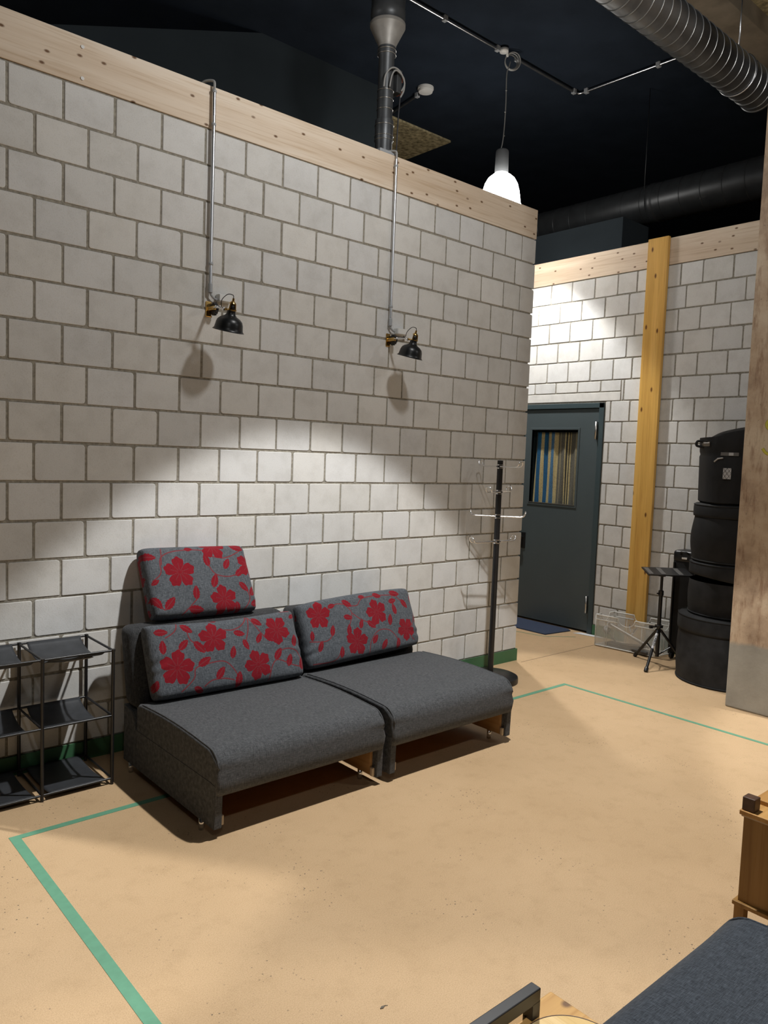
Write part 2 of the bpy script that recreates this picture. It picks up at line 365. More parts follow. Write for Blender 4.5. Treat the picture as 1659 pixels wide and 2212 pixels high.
# ------------------------------------------------------------------ setting
XR = 1.416                                      # face of the right wall
b = MB(); b.box((-9, -8.5, -0.1), (9.5, 9, 0.0)); struct(b.build('floor', M['floor']), 'speckled tan screed floor of the hall', 'floor')
b = MB(); b.box((-9, -8.5, 5.6), (9.5, 9, 5.7)); struct(b.build('ceiling', M['ceiling']), 'high ceiling painted midnight navy', 'ceiling')
for nm, a, c2, lb in (('wall_back', (-9, 8.9, 0), (9.5, 9, 5.6), 'dark far wall of the hall behind the block partition'), ('wall_front', (-9, -8.5, 0), (9.5, -8.4, 5.6), 'dark hall wall behind the camera'),
                  ('wall_west', (-9, -8.4, 0), (-8.9, 8.9, 5.6), 'dark hall wall on the far left'), ('wall_east', (9.4, -8.4, 0), (9.5, 8.9, 5.6), 'dark hall wall beyond the corridor')):
    b = MB(); b.box(a, c2); struct(b.build(nm, M['hall_wall']), lb, 'wall')

def block_wall(name, rects, place, body_boxes, label, depth=0.02):
    """rects: (u0,u1,z0,z1,depth); place(u,z,d) gives the world point d behind the face."""
    b = MB(); tone = {}
    lay = b.bm.faces.layers.int.new('t')
    for i, (u0, u1, z0, z1, dp) in enumerate(rects):
        j = lambda s=0.0016: random.uniform(-s, s)
        g = 0.0065
        a0, a1, c0, c1 = u0 + g + j(), u1 - g + j(), z0 + g + j(), z1 - g + j()
        f0 = random.uniform(0, 0.0016)
        poly = []
        for (cx, cz, sx, sz) in ((a0, c0, 1, 1), (a1, c0, -1, 1), (a1, c1, -1, -1), (a0, c1, 1, -1)):
            r = random.choice((0.002, 0.003, 0.003, 0.004, 0.010, 0.014))
            p1 = (cx, cz + sz * r); p2 = (cx + sx * r, cz)
            mid = (cx + sx * r * 0.3, cz + sz * r * 0.3)
            poly += [p1, mid, p2] if sx == sz else [p2, mid, p1]
        cu, cz = (a0 + a1) / 2, (c0 + c1) / 2
        def ring(ins, d):
            k = []
            for (pu, pz) in poly:
                k.append(b.bm.verts.new(place(pu - math.copysign(ins, pu - cu), pz - math.copysign(ins, pz - cz), d)))
            return k
        R0, R1, R2 = ring(0.0025, f0), ring(0.0, f0 + 0.002), ring(0.0, dp)
        t = i
        fs = [b.bm.faces.new(R0)]
        n = len(poly)
        for A, B in ((R0, R1), (R1, R2)):
            for k in range(n): fs.append(b.bm.faces.new((A[k], A[(k + 1) % n], B[(k + 1) % n], B[k])))
        for f in fs: f[lay] = i + 1
    for (p, q) in body_boxes:
        b.box(p, q)
    bmesh.ops.recalc_face_normals(b.bm, faces=b.bm.faces)
    ids = [f[lay] for f in b.bm.faces]
    me = bpy.data.meshes.new(name); b.bm.to_mesh(me); b.bm.free()
    me.materials.append(M['block']); me.materials.append(M['mortar'])
    at = me.color_attributes.new('tone', 'FLOAT_COLOR', 'CORNER')
    cols = [None]
    for r in rects:
        k = random.gauss(0.0, 0.022); h = random.uniform(-0.012, 0.018)
        cols.append((0.668 + k + h * 0.4, 0.668 + k, 0.655 + k - h * 0.8, 1))
    data = np.zeros((len(me.loops), 4), dtype=np.float32); data[:] = 1
    for p in me.polygons:
        t = ids[p.index]
        if t == 0: p.material_index = 1
        else: data[p.loop_start:p.loop_start + p.loop_total] = cols[t]
    at.data.foreach_set('color', data.ravel())
    o = bpy.data.objects.new(name, me); C.objects.link(o)
    return struct(o, label, 'wall')
XL = -4.585
rects = []
for i in range(18):
    z1 = 3.5 - 0.2 * i; z0 = max(z1 - 0.2, 0.0)
    ev = [0.0, -0.178, -0.380] if i % 2 == 0 else [0.0, -0.250, -0.518]
    x = -0.643 if i % 2 == 0 else -0.518 - 0.2605
    while x > XL + 0.03: ev.append(x); x -= 0.2606
    ev.append(XL)
    for a, c2 in zip(ev, ev[1:]):
        wob = 0.0
        rects.append((c2, a, z0, z1, 0.15 if a == 0.0 else 0.02))
block_wall('wall_left', rects, lambda u, z, d: Vector((u, d, z)), [((XL, 0.0052, 0), (-0.03, 0.15, 3.5))],
           'light grey sand-lime block wall behind the sofa, topped by a timber beam')
E_ = [-0.075, 0.129, 0.384, 0.648, 0.904, 1.165, 1.425, 1.685]; E2 = [-0.075, -0.29, -0.505, -0.709, -0.978, -1.24, -1.50, -1.76, -2.02, -2.28, -2.5]
O_ = [-0.003, 0.256, 0.523, 0.784, 1.052, 1.312, 1.575, 1.685]; O2 = [-0.003, -0.28, -0.567, -0.836, -1.094, -1.355, -1.615, -1.875, -2.135, -2.395, -2.5]
DY0, DY1, DZ = 0.195, 1.215, 2.285               # door opening
rects = []
for i in range(18):
    z1 = 3.5 - 0.2 * i; z0 = max(z1 - 0.2, 0.0)
    J = sorted(set((E_ + E2) if i % 2 == 0 else (O_ + O2)))
    for a, c2 in zip(J, J[1:]):
        if i == 5 and c2 > 0.03:
            if a < 0.03: rects.append((a, 0.03, z0, z1, 0.02)); a = 0.03
            rects.append((a, c2, 2.388, z1, 0.02)); continue
        if z0 < DZ and i > 5:
            if c2 <= DY0 + 0.02 or a >= DY1 - 0.02: pass
            elif a < DY0: c2 = DY0
            elif c2 > DY1: a = DY1
            else: continue
            if c2 - a < 0.02: continue
        rects.append((a, c2, z0, z1, 0.02))
q0 = XR + 0.0052
block_wall('wall_right', rects, lambda u, z, d: Vector((XR + d, u, z)),
           [((q0, -2.5, 0), (XR + 0.15, DY0, 3.5)), ((q0, DY1, 0), (XR + 0.15, 1.685, 3.5)), ((q0, DY0, DZ), (XR + 0.15, DY1, 3.5))],
           'light grey block wall at the right with the door and the yellow board')
b = MB(); b.box((XR - 0.001, 0.033, 2.302), (XR + 0.03, 1.685, 2.384), 0.003)
struct(b.build('trim_1', M['lintel']), 'pale concrete lintel above the grey door', 'lintel')
b = MB(); b.box((XL, -0.002, 3.503), (-0.006, 0.15, 3.735), 0.003)
o = struct(b.build('trim_2', M['spruce']), 'long pale spruce beam capping the block wall behind the sofa', 'beam')
for z in (3.685, 3.533):
    s = MB(); s.cyl((-3.68, -0.006, z), (-3.68, 0.0, z), 0.009, 12); s.build('screw_cap', M['white_plastic'], o)
b = MB(); b.box((XR - 0.002, -2.5, 3.503), (XR + 0.15, 1.685, 3.742), 0.003)
struct(b.build('trim_3', M['spruce_y']), 'pale spruce beam capping the right block wall', 'beam')
b = MB(); b.box((XL, -0.008, 0.0), (0.003, 0.0, 0.100), 0.001); b.box((-0.001, -0.008, 0), (0.006, 0.15, 0.10), 0.001)
struct(b.build('baseboard_left', M['green']), 'dark green baseboard along the wall behind the sofa', 'baseboard')
b = MB(); b.box((XR - 0.008, -2.5, 0.0), (XR, DY0 - 0.003, 0.100), 0.001)
struct(b.build('baseboard_right', M['green']), 'dark green baseboard beside the grey door', 'baseboard')
b = MB(); b.prism([(-3.62, 4.0), (-3.35, 4.86), (-1.16, 5.60), (0.36, 5.60), (0.36, 3.6), (-3.62, 3.6)], 1, 2.44, 2.55)
struct(b.build('wall_partition', M['bulkhead']), 'dark grey sloping bulkhead above and behind the timber beam', 'wall')
b = MB(); b.box((-3.62, 2.44, 0), (0.36, 2.55, 3.6)); struct(b.build('wall_inner', M['bulkhead']), 'dark grey wall below the sloping bulkhead', 'wall')
# thin floor joint running on from the wall corner
b = MB(); b.box((-0.02, -0.075, 0.0), (1.40, -0.070, 0.0012)); struct(b.build('trim_4', M['crack']), 'thin floor joint running from the wall corner to the right wall', 'joint')

# door in the right wall
d = thing('door_1', (XR, 0.70, 0), 'grey-green steel door with a window, in the right block wall', 'door'); d['kind'] = 'structure'
b = MB()
for a, c2 in (((XR - 0.012, DY0, 0), (XR + 0.10, DY0 + 0.055, DZ)), ((XR - 0.012, DY1 - 0.055, 0), (XR + 0.10, DY1, DZ)), ((XR - 0.012, DY0, DZ - 0.05), (XR + 0.10, DY1, DZ))): b.box(a, c2, 0.003)
b.build('door_frame', M['door_frame'], d)
y0, y1, zt = DY0 + 0.060, DY1 - 0.060, DZ - 0.055; wy0, wy1, wz0, wz1 = 0.486, 1.060, 1.258, 2.022
b = MB(); x0, x1 = XR + 0.004, XR + 0.046
for a, c2 in (((x0, y0, 0.022), (x1, y1, wz0)), ((x0, y0, wz1), (x1, y1, zt)), ((x0, y0, wz0), (x1, wy0, wz1)), ((x0, wy1, wz0), (x1, y1, wz1))): b.box(a, c2)
leaf = b.build('door_leaf', M['door'], d)
b = MB(); k = 0.022
for a, c2 in (((x0 - 0.006, wy0 - k, wz0 - k), (x1, wy1 + k, wz0)), ((x0 - 0.006, wy0 - k, wz1), (x1, wy1 + k, wz1 + k)), ((x0 - 0.006, wy0 - k, wz0), (x1, wy0, wz1)), ((x0 - 0.006, wy1, wz0), (x1, wy1 + k, wz1))): b.box(a, c2, 0.002)
b.build('window_frame', M['door'], leaf)
b = MB(); b.box((x0 - 0.008, wy0 - 0.004, wz0 - 0.003), (x0 + 0.012, wy1 + 0.004, wz0 + 0.007)); tag(b.build('glazing_strip', M['satin'], leaf), 'bright metal strip under the door window')
b = MB(); b.box((x0 + 0.018, wy0, wz0), (x0 + 0.022, wy1, wz1)); b.build('pane', M['pane'], leaf)
for z in (1.93, 0.205):
    b = MB(); b.cyl((XR - 0.022, y0 + 0.012, z), (XR - 0.022, y0 + 0.012, z + 0.17), 0.011, 14); b.box((XR - 0.02, y0 + 0.004, z), (XR + 0.004, y0 + 0.02, z + 0.17)); tag(b.build('hinge', M['satin'], d), 'satin metal hinge')
b = MB(); b.box((x0 - 0.008, 1.080, 0.76), (x0, 1.135, 0.93), 0.002); b.lathe([(0.009, 0.0), (0.009, 0.03), (0.022, 0.034), (0.024, 0.05), (0.0, 0.055)], (x0 - 0.008, 1.115, 0.88), (-1, 0, 0), 20)
b.build('door_handle', M['black_metal'], d)
# striped cloth behind the glass: gentle folds
b = MB(); nu, nz = 60, 30; g = []
for i in range(nu + 1):
    y = 0.46 + 0.60 * i / nu; row = []
    for jz in range(nz + 1):
        z = 1.20 + 0.80 * jz / nz
        row.append(b.bm.verts.new((XR + 0.075 + 0.010 * math.sin(y * 42 + 0.6 * math.sin(z * 5)) + 0.004 * math.sin(y * 90 + z * 3), y - 0.012 * math.sin(z * 4), z)))
    g.append(row)
for i in range(nu):
    for jz in range(nz): b.bm.faces.new((g[i][jz], g[i + 1][jz], g[i + 1][jz + 1], g[i][jz + 1])).smooth = True
cu = b.build('curtain', M['curtain'], recalc=False); md = cu.modifiers.new('thickness', 'SOLIDIFY'); md.thickness = 0.003
tag(cu, 'blue, tan and grey striped woven cloth hanging behind the door window', 'curtain')

# concrete column at the right
b = MB(); b.box((0.30, -2.10, 0), (0.66, -1.66, 5.6), 0.012, 2)
col = struct(b.build('concrete_column', M['column']), 'stained brown concrete column at the right edge, grey at its foot', 'column')
b = MB()
b.tube(smooth_path([(0.298, -1.925, 2.03), (0.298, -1.86, 2.045), (0.298, -1.815, 2.02), (0.298, -1.82, 1.98), (0.298, -1.88, 1.945), (0.298, -1.945, 1.90), (0.298, -1.955, 1.85), (0.298, -1.90, 1.81), (0.298, -1.83, 1.805), (0.298, -1.795, 1.84)], 6), 0.010, 6)
for v in b.bm.verts: v.co.x = 0.2975 + (v.co.x - 0.298) * 0.05
b.build('graffiti', M['yellow_chalk'], col)

# ------------------------------------------------------------------ sofas
def grid_surface(name, fn, nu, nv, mat, parent=None):
    me = bpy.data.meshes.new(name); vs = []; fs = []
    for i in range(nu + 1):
        for jv in range(nv + 1): vs.append(fn(i / nu, jv / nv))
    for i in range(nu):
        for jv in range(nv):
            a = i * (nv + 1) + jv; fs.append((a, a + nv + 1, a + nv + 2, a + 1))
    me.from_pydata(vs, [], fs); me.materials.append(mat)
    for p in me.polygons: p.use_smooth = True
    o = bpy.data.objects.new(name, me); C.objects.link(o); o.parent = parent
    return o
def seat_mesh(W, fabric, parent, back=-0.16, front=-1.0):
    """Padded seat in the sofa's own frame: x 0..W, y back..front, wraps down at the front; closed solid."""
    prof = [(back, 0.20), (back, 0.36), (back - 0.02, 0.385), (back - 0.06, 0.392)]
    n = 12
    for i in range(1, n): prof.append((back - 0.06 + (front + 0.15 - back) * i / n, 0.392 + 0.014 * math.sin(PI * i / n)))
    for i in range(10):
        a = PI / 2 * (1 - i / 9); prof.append((front + 0.09 - 0.09 * math.cos(a), 0.392 - 0.09 + 0.09 * math.sin(a)))
    prof += [(front - 0.006, 0.26), (front - 0.004, 0.22), (front + 0.008, 0.195), (front + 0.03, 0.187), (front + 0.09, 0.187), (back - 0.1, 0.20)]
    b = MB(); N = 26; rings = []
    for i in range(N + 1):
        t = i / N; x = W * (0.5 - 0.5 * math.cos(PI * t))
        e = min(x, W - x); sh = 0.0
        if e < 0.014: sh = 0.014 - math.sqrt(max(0.014 ** 2 - (0.014 - e) ** 2, 0))
        ring = []
        for (y, z) in prof:
            cy, cz = (back + front) / 2, 0.29
            ny = y - math.copysign(min(sh, abs(y - cy)), y - cy) if abs(y - cy) > 0.36 else y
            nz = z - math.copysign(sh, z - cz)
            wr = 0.0
            if y < front + 0.12 and e < 0.16: wr = 0.005 * math.sin(z * 95 + x * 8) * (1 - e / 0.16)
            ring.append(b.bm.verts.new((x, ny - wr, nz)))
        rings.append(ring)
    m = len(prof)
    for A, B in zip(rings, rings[1:]):
        for k in range(m): b.bm.faces.new((A[k], A[(k + 1) % m], B[(k + 1) % m], B[k])).smooth = True
    b.bm.faces.new(rings[0][::-1]); b.bm.faces.new(rings[-1])
    o = b.build('seat', fabric, parent, loc=(0, 0, 0))
    for x in (0.010, W - 0.010):
        p = MB(); p.tube([(x, y, z - 0.001) for (y, z) in prof[3:24]], 0.0042, 6); p.build('piping', fabric, o, loc=(0, 0, 0))
    return o
def sofa(name, loc, rotz, W, label, fabric, side_fabric, group, backrest=True):
    t = thing(name, loc, label, 'sofa', group); t.rotation_euler.z = rotz
    seat_mesh(W, fabric, t)
    for x0, x1, xi in ((-0.002, 0.038, 1), (W - 0.038, W + 0.002, -1)):
        b = MB()
        # side panel: full depth, notched lower edge
        b.prism([(-0.01, 0.045), (-0.985, 0.045), (-0.990, 0.245), (-0.95, 0.250), (-0.16, 0.250), (-0.12, 0.33), (-0.01, 0.345)], 0, x0, x1)
        bmesh.ops.bevel(b.bm, geom=b.bm.edges[:], offset=0.003, segments=2, affect='EDGES')
        pn = b.build('side_panel', fabric, t, loc=(0, 0, 0), smooth=40)
        b = MB(); xa = x1 + 0.0005 if xi > 0 else x0 - 0.018
        b.box((xa, -0.95, 0.055), (xa + 0.0175, -0.05, 0.19)); tag(b.build('inner_board', M['sofa_wood'], pn, loc=(0, 0, 0)), 'bare wooden inner face of the side panel')
        b = MB(); b.box((xa, -0.972, 0.05), (xa + 0.0175, -0.952, 0.095), 0.004); tag(b.build('wood_block', M['pale_wood'], pn, loc=(0, 0, 0)), 'pale wooden end block')
        for y in (-0.86, -0.09):
            b = MB(); xf = x0 + 0.008 if xi > 0 else x0 - 0.006; b.cyl((xf, y, 0.0), (xf, y, 0.054), 0.0125, 16); tag(b.build('foot', M['chrome'], t, loc=(0, 0, 0)), 'short chrome foot')
    b = MB(); b.box((0.04, -0.10, 0.09), (W - 0.04, -0.075, 0.20)); b.build('rear_rail', M['sofa_wood'], t, loc=(0, 0, 0))
    b = MB(); b.box((0.045, -0.90, 0.165), (W - 0.045, -0.12, 0.19)); b.build('base_board', M['sofa_wood'], t, loc=(0, 0, 0))
    if backrest:
        b = MB(); b.box((0.0, -0.15, 0.34), (W, -0.005, 0.752), 0.045, 4)
        for v in b.bm.verts: v.co.y += 0.09 * (v.co.z - 0.34) / 0.41
        b.build('backrest', side_fabric, t, loc=(0, 0, 0), smooth=40)
    return t
G_SOFA = 'grey sofa modules'
sofa('sofa_module', (-3.515, -0.215, 0), 0, 0.965, 'charcoal sofa module next to the black shelf, with two floral cushions', M['fabric'], M['fabric_dark'], G_SOFA)
sofa('sofa_module', (-2.505, -0.225, 0), 0, 0.965, 'charcoal sofa module next to the coat rack, with one floral cushion', M['fabric'], M['fabric_dark'], G_SOFA)
sofa('sofa_module', (-2.865, -4.118, 0), PI, 0.965, 'slate blue-grey padded seat in the bottom right corner, close to the camera', M['fabric_navy'], M['fabric_navy'], G_SOFA)

# floral cushions
def seg_d(px, py, ax, ay, bx, by):
    dx, dy = bx - ax, by - ay; L = dx * dx + dy * dy + 1e-12
    t = np.clip(((px - ax) * dx + (py - ay) * dy) / L, 0, 1)
    return np.hypot(px - ax - t * dx, py - ay - t * dy)
def flock(px, py, flowers, leaves, vines):
    m = np.zeros_like(px); vein = np.zeros_like(px)
    for pts in vines:
        P = [tuple(p)[:2] for p in smooth_path([(a, c2, 0) for a, c2 in pts], 5)]
        for (a, c2), (e, f) in zip(P, P[1:]):
            m = np.maximum(m, np.clip(1.05 - seg_d(px, py, a, c2, e, f) / 0.0056, 0, 1))
    vein = np.where(m > 0, 0.55, 0)
    for (cx, cy, L, ang) in leaves:
        ca, sa = math.cos(ang), math.sin(ang)
        u = ((px - cx) * ca + (py - cy) * sa) / (L / 2); v = (-(px - cx) * sa + (py - cy) * ca) / (L / 2)
        wd = 0.48 * np.clip(1 - u * u, 0, 1) ** 0.75 * (1 - 0.18 * u) * (1 + 0.10 * np.sin(u * 17))
        ins = np.where((np.abs(u) < 1), np.clip((wd - np.abs(v)) / 0.10 + 0.5, 0, 1), 0)
        m = np.maximum(m, ins)
        vein = np.where(ins > 0.5, np.clip(1 - np.abs(v) / 0.06, 0, 1) * 0.8, vein)
    for (cx, cy, R, rot) in flowers:
        r = np.hypot(px - cx, py - cy) / R; th = np.arctan2(py - cy, px - cx) - rot
        k = np.abs(np.cos(2.5 * th)) ; edge = 0.50 + 0.50 * k ** 0.55 + 0.04 * np.cos(15 * th)
        ins = np.clip((edge - r) / 0.06 + 0.5, 0, 1)
        m = np.maximum(m, ins)
        ray = np.clip(1 - np.abs(np.sin(5 * th)) * r * 9, 0, 1) * (r < 0.62) * (r > 0.12)
        vein = np.where(ins > 0.5, ray * 0.8, vein)
    return m, vein
def cushion(label, o0, ux, vy, W, H, D, flowers, leaves, vines, wrinkle=0.004, sag=0.0, seed=0):
    """o0 = lower left corner of the mid plane; ux along the width, vy up; front faces -y."""
    ux, vy = Vector(ux).normalized(), Vector(vy).normalized(); nz = ux.cross(vy).normalized()
    nu, nv = 300, 150
    s = np.linspace(-1, 1, nu + 1); tq = np.linspace(-1, 1, nv + 1)
    wa = lambda q: np.sign(q) * (1 - (1 - np.abs(q)) ** 1.35)
    A, B = np.meshgrid(wa(s), wa(tq), indexing='ij')
    th = D / 2 * np.clip((1 - np.abs(A) ** 22), 0, 1) ** 0.40 * np.clip((1 - np.abs(B) ** 13), 0, 1) ** 0.40
    puff = 0.80 + 0.20 * (1 - A ** 2) * (1 - B ** 2)
    rim = 1 - 0.035 * (1 - np.abs(A)) * 0
    X = W / 2 * A * (1 - 0.02 * (1 - np.abs(B) ** 2) * np.abs(A) ** 4 * 0); Y = H / 2 * B
    corner = np.abs(A) ** 10 * np.abs(B) ** 8
    X = X - np.sign(A) * 0.008 * corner; Y = Y - np.sign(B) * 0.008 * corner
    Y = Y - sag * (1 - A ** 2) * (B + 1) / 2
    endw = np.clip((np.abs(A) - 0.72) / 0.28, 0, 1) * (1 - np.abs(B) ** 6)
    wr = wrinkle * (np.sin(Y * 62 + 14 * (np.abs(A) - 0.7) + 2.6 * np.sin(Y * 21 + seed) + seed) * endw * (0.6 + 0.4 * np.sin(Y * 13 + seed)) + 0.35 * np.sin(X * 17 + Y * 23 + seed))
    px = X + W / 2; py = Y + H / 2
    def verts(sign):
        Z = sign * th * puff + (wr if sign > 0 else 0) * (th > 0.001)
        out = np.zeros(X.shape + (3,))
        cx = np.array(Vector(o0) + ux * W / 2 + vy * H / 2)
        for c2 in range(3): out[..., c2] = cx[c2] + X * ux[c2] + Y * vy[c2] + Z * nz[c2]
        return out.reshape(-1, 3)
    F, K = verts(1.0), verts(-1.0)
    n1 = (nu + 1) * (nv + 1)
    idx = np.arange(n1).reshape(nu + 1, nv + 1)
    q = np.stack([idx[:-1, :-1], idx[1:, :-1], idx[1:, 1:], idx[:-1, 1:]], -1).reshape(-1, 4)
    me = bpy.data.meshes.new('cushion'); V = np.concatenate([F, K])
    me.from_pydata(V.tolist(), [], q.tolist() + (q[:, ::-1] + n1).tolist())
    m1, v1 = flock(px, py, flowers, leaves, vines)
    m2, v2 = flock(W - px, py, flowers, leaves, vines)
    for nm, (a1, a2) in (('flock', (m1, m2)), ('vein', (v1, v2))):
        at = me.attributes.new(nm, 'FLOAT', 'POINT')
        at.data.foreach_set('value', np.concatenate([a1.ravel(), a2.ravel()]).astype(np.float32))
    me.materials.append(M['floral'])
    for p in me.polygons: p.use_smooth = True
    bm = bmesh.new(); bm.from_mesh(me); bmesh.ops.remove_doubles(bm, verts=bm.verts, dist=1e-5); bm.to_mesh(me); bm.free()
    o = bpy.data.objects.new('throw_cushion', me); C.objects.link(o)
    tag(o, label, 'cushion', 'floral cushions on the sofa')
    pb = MB(); cx = Vector(o0) + ux * W / 2 + vy * H / 2; e = D / 2 * 0.66
    loop = []
    wi, hi = W / 2 * 0.962, H / 2 * 0.93
    pts = [(-wi, -hi), (wi, -hi), (wi, hi), (-wi, hi)]
    for i in range(4):
        (a, c2), (f, g2) = pts[i], pts[(i + 1) % 4]
        for k in range(8): 
            t = k / 8; loop.append((a + (f - a) * t, c2 + (g2 - c2) * t))
    return o
def LV(W, H, L): return [(u * W, v * H, ln, math.radians(an)) for u, v, ln, an in L]
W1, H1 = 0.90, 0.395
cushion('long grey cushion with red flowers, lower of the two on the module by the shelf',
        (-3.462, -0.455, 0.402), (1, -0.035, -0.005), (0, 0.40, 0.92), W1, H1, 0.165,
        [(0.39 * W1, 0.70 * H1, 0.082, 0.3), (0.83 * W1, 0.70 * H1, 0.082, 0.9), (0.14 * W1, 0.37 * H1, 0.092, 0.1), (0.655 * W1, 0.25 * H1, 0.082, 0.6)],
        LV(W1, H1, [(0.08, .86, .075, -5), (0.075, .66, .075, 85), (.235, .87, .075, -40), (.20, .66, .075, 40), (.295, .60, .085, -52), (.565, .72, .07, -15), (.595, .55, .065, -70), (.70, .85, .07, -38), (.695, .62, .065, 55), (.77, .60, .075, -32), (.945, .52, .07, 78), (.31, .40, .085, 25), (.50, .47, .07, 72), (.40, .22, .08, 48), (.515, .10, .085, 75), (.255, .05, .06, -30), (.81, .36, .08, 48), (.885, .25, .075, 65), (.975, .18, .075, 82), (.01, .18, .06, 70), (.97, .88, .05, 20), (.43, .96, .06, 10)]),
        [[(.10 * W1, .78 * H1), (.16 * W1, .85 * H1), (.19 * W1, .97 * H1)], [(.235 * W1, .87 * H1), (.245 * W1, .72 * H1), (.30 * W1, .60 * H1)],
         [(.45 * W1, .80 * H1), (.53 * W1, .78 * H1), (.60 * W1, .84 * H1), (.65 * W1, .97 * H1)], [(.65 * W1, .95 * H1), (.63 * W1, .75 * H1), (.60 * W1, .60 * H1)], [(.65 * W1, .93 * H1), (.70 * W1, .74 * H1), (.735 * W1, .62 * H1)],
         [(.15 * W1, .06 * H1), (.23 * W1, .20 * H1), (.25 * W1, .33 * H1), (.34 * W1, .37 * H1), (.44 * W1, .36 * H1), (.50 * W1, .20 * H1), (.51 * W1, .08 * H1)],
         [(.29 * W1, .08 * H1), (.34 * W1, .14 * H1), (.42 * W1, .14 * H1), (.48 * W1, .10 * H1)],
         [(.72 * W1, .02 * H1), (.75 * W1, .20 * H1), (.80 * W1, .28 * H1), (.90 * W1, .18 * H1), (.98 * W1, .12 * H1)],
         [(.80 * W1, .38 * H1), (.88 * W1, .42 * H1), (.95 * W1, .36 * H1), (.98 * W1, .20 * H1)], [(.90 * W1, .97 * H1), (.96 * W1, .96 * H1)]], 0.005, 0.02, 1.0)
W2, H2 = 0.925, 0.395
cushion('long grey cushion with red flowers, on the module by the coat rack',
        (-2.490, -0.420, 0.402), (1, 0.025, 0.026), (0, 0.38, 0.92), W2, H2, 0.165,
        [(0.13 * W2, 0.77 * H2, 0.085, 0.2), (0.62 * W2, 0.66 * H2, 0.085, 0.5), (0.40 * W2, 0.26 * H2, 0.085, 0.1), (0.865 * W2, 0.30 * H2, 0.075, 0.8)],
        LV(W2, H2, [(.245, .88, .06, 10), (.38, .88, .08, -35), (.36, .66, .07, -15), (.35, .46, .07, 80), (.46, .52, .065, 65), (.55, .48, .08, -40), (.215, .50, .07, 70), (.10, .30, .07, 60), (.26, .15, .07, 78), (.56, .24, .07, 45), (.64, .13, .075, 50), (.73, .50, .075, 75), (.77, .10, .07, 75), (.66, .93, .07, -20), (.79, .80, .07, 5), (.83, .92, .085, -15), (.90, .72, .075, -55), (.79, .66, .075, 95), (.985, .80, .07, 80), (.99, .45, .07, 70), (.52, .95, .05, 0), (.05, .48, .06, 85)]),
        [[(.20 * W2, .84 * H2), (.30 * W2, .90 * H2), (.45 * W2, .82 * H2), (.52 * W2, .92 * H2), (.66 * W2, .93 * H2), (.80 * W2, .90 * H2)], [(.36 * W2, .86 * H2), (.40 * W2, .72 * H2), (.35 * W2, .50 * H2)], [(.40 * W2, .72 * H2), (.46 * W2, .60 * H2), (.54 * W2, .50 * H2)],
         [(.03 * W2, .40 * H2), (.14 * W2, .36 * H2), (.20 * W2, .42 * H2), (.215 * W2, .55 * H2)], [(.03 * W2, .06 * H2), (.20 * W2, .05 * H2), (.26 * W2, .22 * H2)],
         [(.50 * W2, .02 * H2), (.52 * W2, .22 * H2), (.60 * W2, .36 * H2), (.70 * W2, .34 * H2), (.76 * W2, .20 * H2), (.77 * W2, .06 * H2)], [(.80 * W2, .90 * H2), (.79 * W2, .70 * H2)], [(.90 * W2, .72 * H2), (.84 * W2, .86 * H2)], [(.93 * W2, .10 * H2), (.90 * W2, .20 * H2), (.95 * W2, .40 * H2), (.985 * W2, .55 * H2)]], 0.005, -0.012, 2.4)
W3, H3 = 0.635, 0.405
cushion('shorter grey cushion with red flowers, standing on top against the wall',
        (-3.372, -0.225, 0.768), (1, -0.02, -0.022), (-0.03, 0.43, 0.90), W3, H3, 0.155,
        [(0.29 * W3, 0.60 * H3, 0.090, 0.3), (0.655 * W3, 0.18 * H3, 0.082, 0.4), (0.655 * W3, 0.97 * H3, 0.085, 0.2), (0.99 * W3, 0.66 * H3, 0.08, 0.0)],
        LV(W3, H3, [(.04, .84, .085, -10), (.565, .76, .08, 95), (.755, .69, .075, 55), (.87, .56, .075, 35), (.60, .45, .085, 65), (.88, .34, .075, -50), (.78, .05, .07, -85), (.97, .28, .08, 50), (.40, .30, .08, 82), (.15, .18, .09, 45), (.38, .07, .09, -8), (.04, .20, .08, -60), (.06, .48, .05, 30), (.90, .94, .09, -25), (.98, .10, .08, 15), (.42, .93, .05, 0), (-.02, .55, .06, 80)]),
        [[(.04 * W3, .50 * H3), (.12 * W3, .60 * H3), (.14 * W3, .80 * H3), (.25 * W3, .90 * H3), (.45 * W3, .92 * H3), (.56 * W3, .90 * H3)], [(.60 * W3, .82 * H3), (.75 * W3, .78 * H3), (.92 * W3, .88 * H3), (.95 * W3, .97 * H3)], [(.57 * W3, .70 * H3), (.62 * W3, .55 * H3), (.75 * W3, .50 * H3), (.88 * W3, .55 * H3)],
         [(.25 * W3, .02 * H3), (.33 * W3, .12 * H3), (.42 * W3, .24 * H3)], [(.04 * W3, .24 * H3), (.09 * W3, .10 * H3), (.15 * W3, .16 * H3)], [(.85 * W3, .02 * H3), (.92 * W3, .16 * H3), (.90 * W3, .30 * H3)], [(.14 * W3, .72 * H3), (.17 * W3, .95 * H3)]], 0.004, 0.0, 4.0)

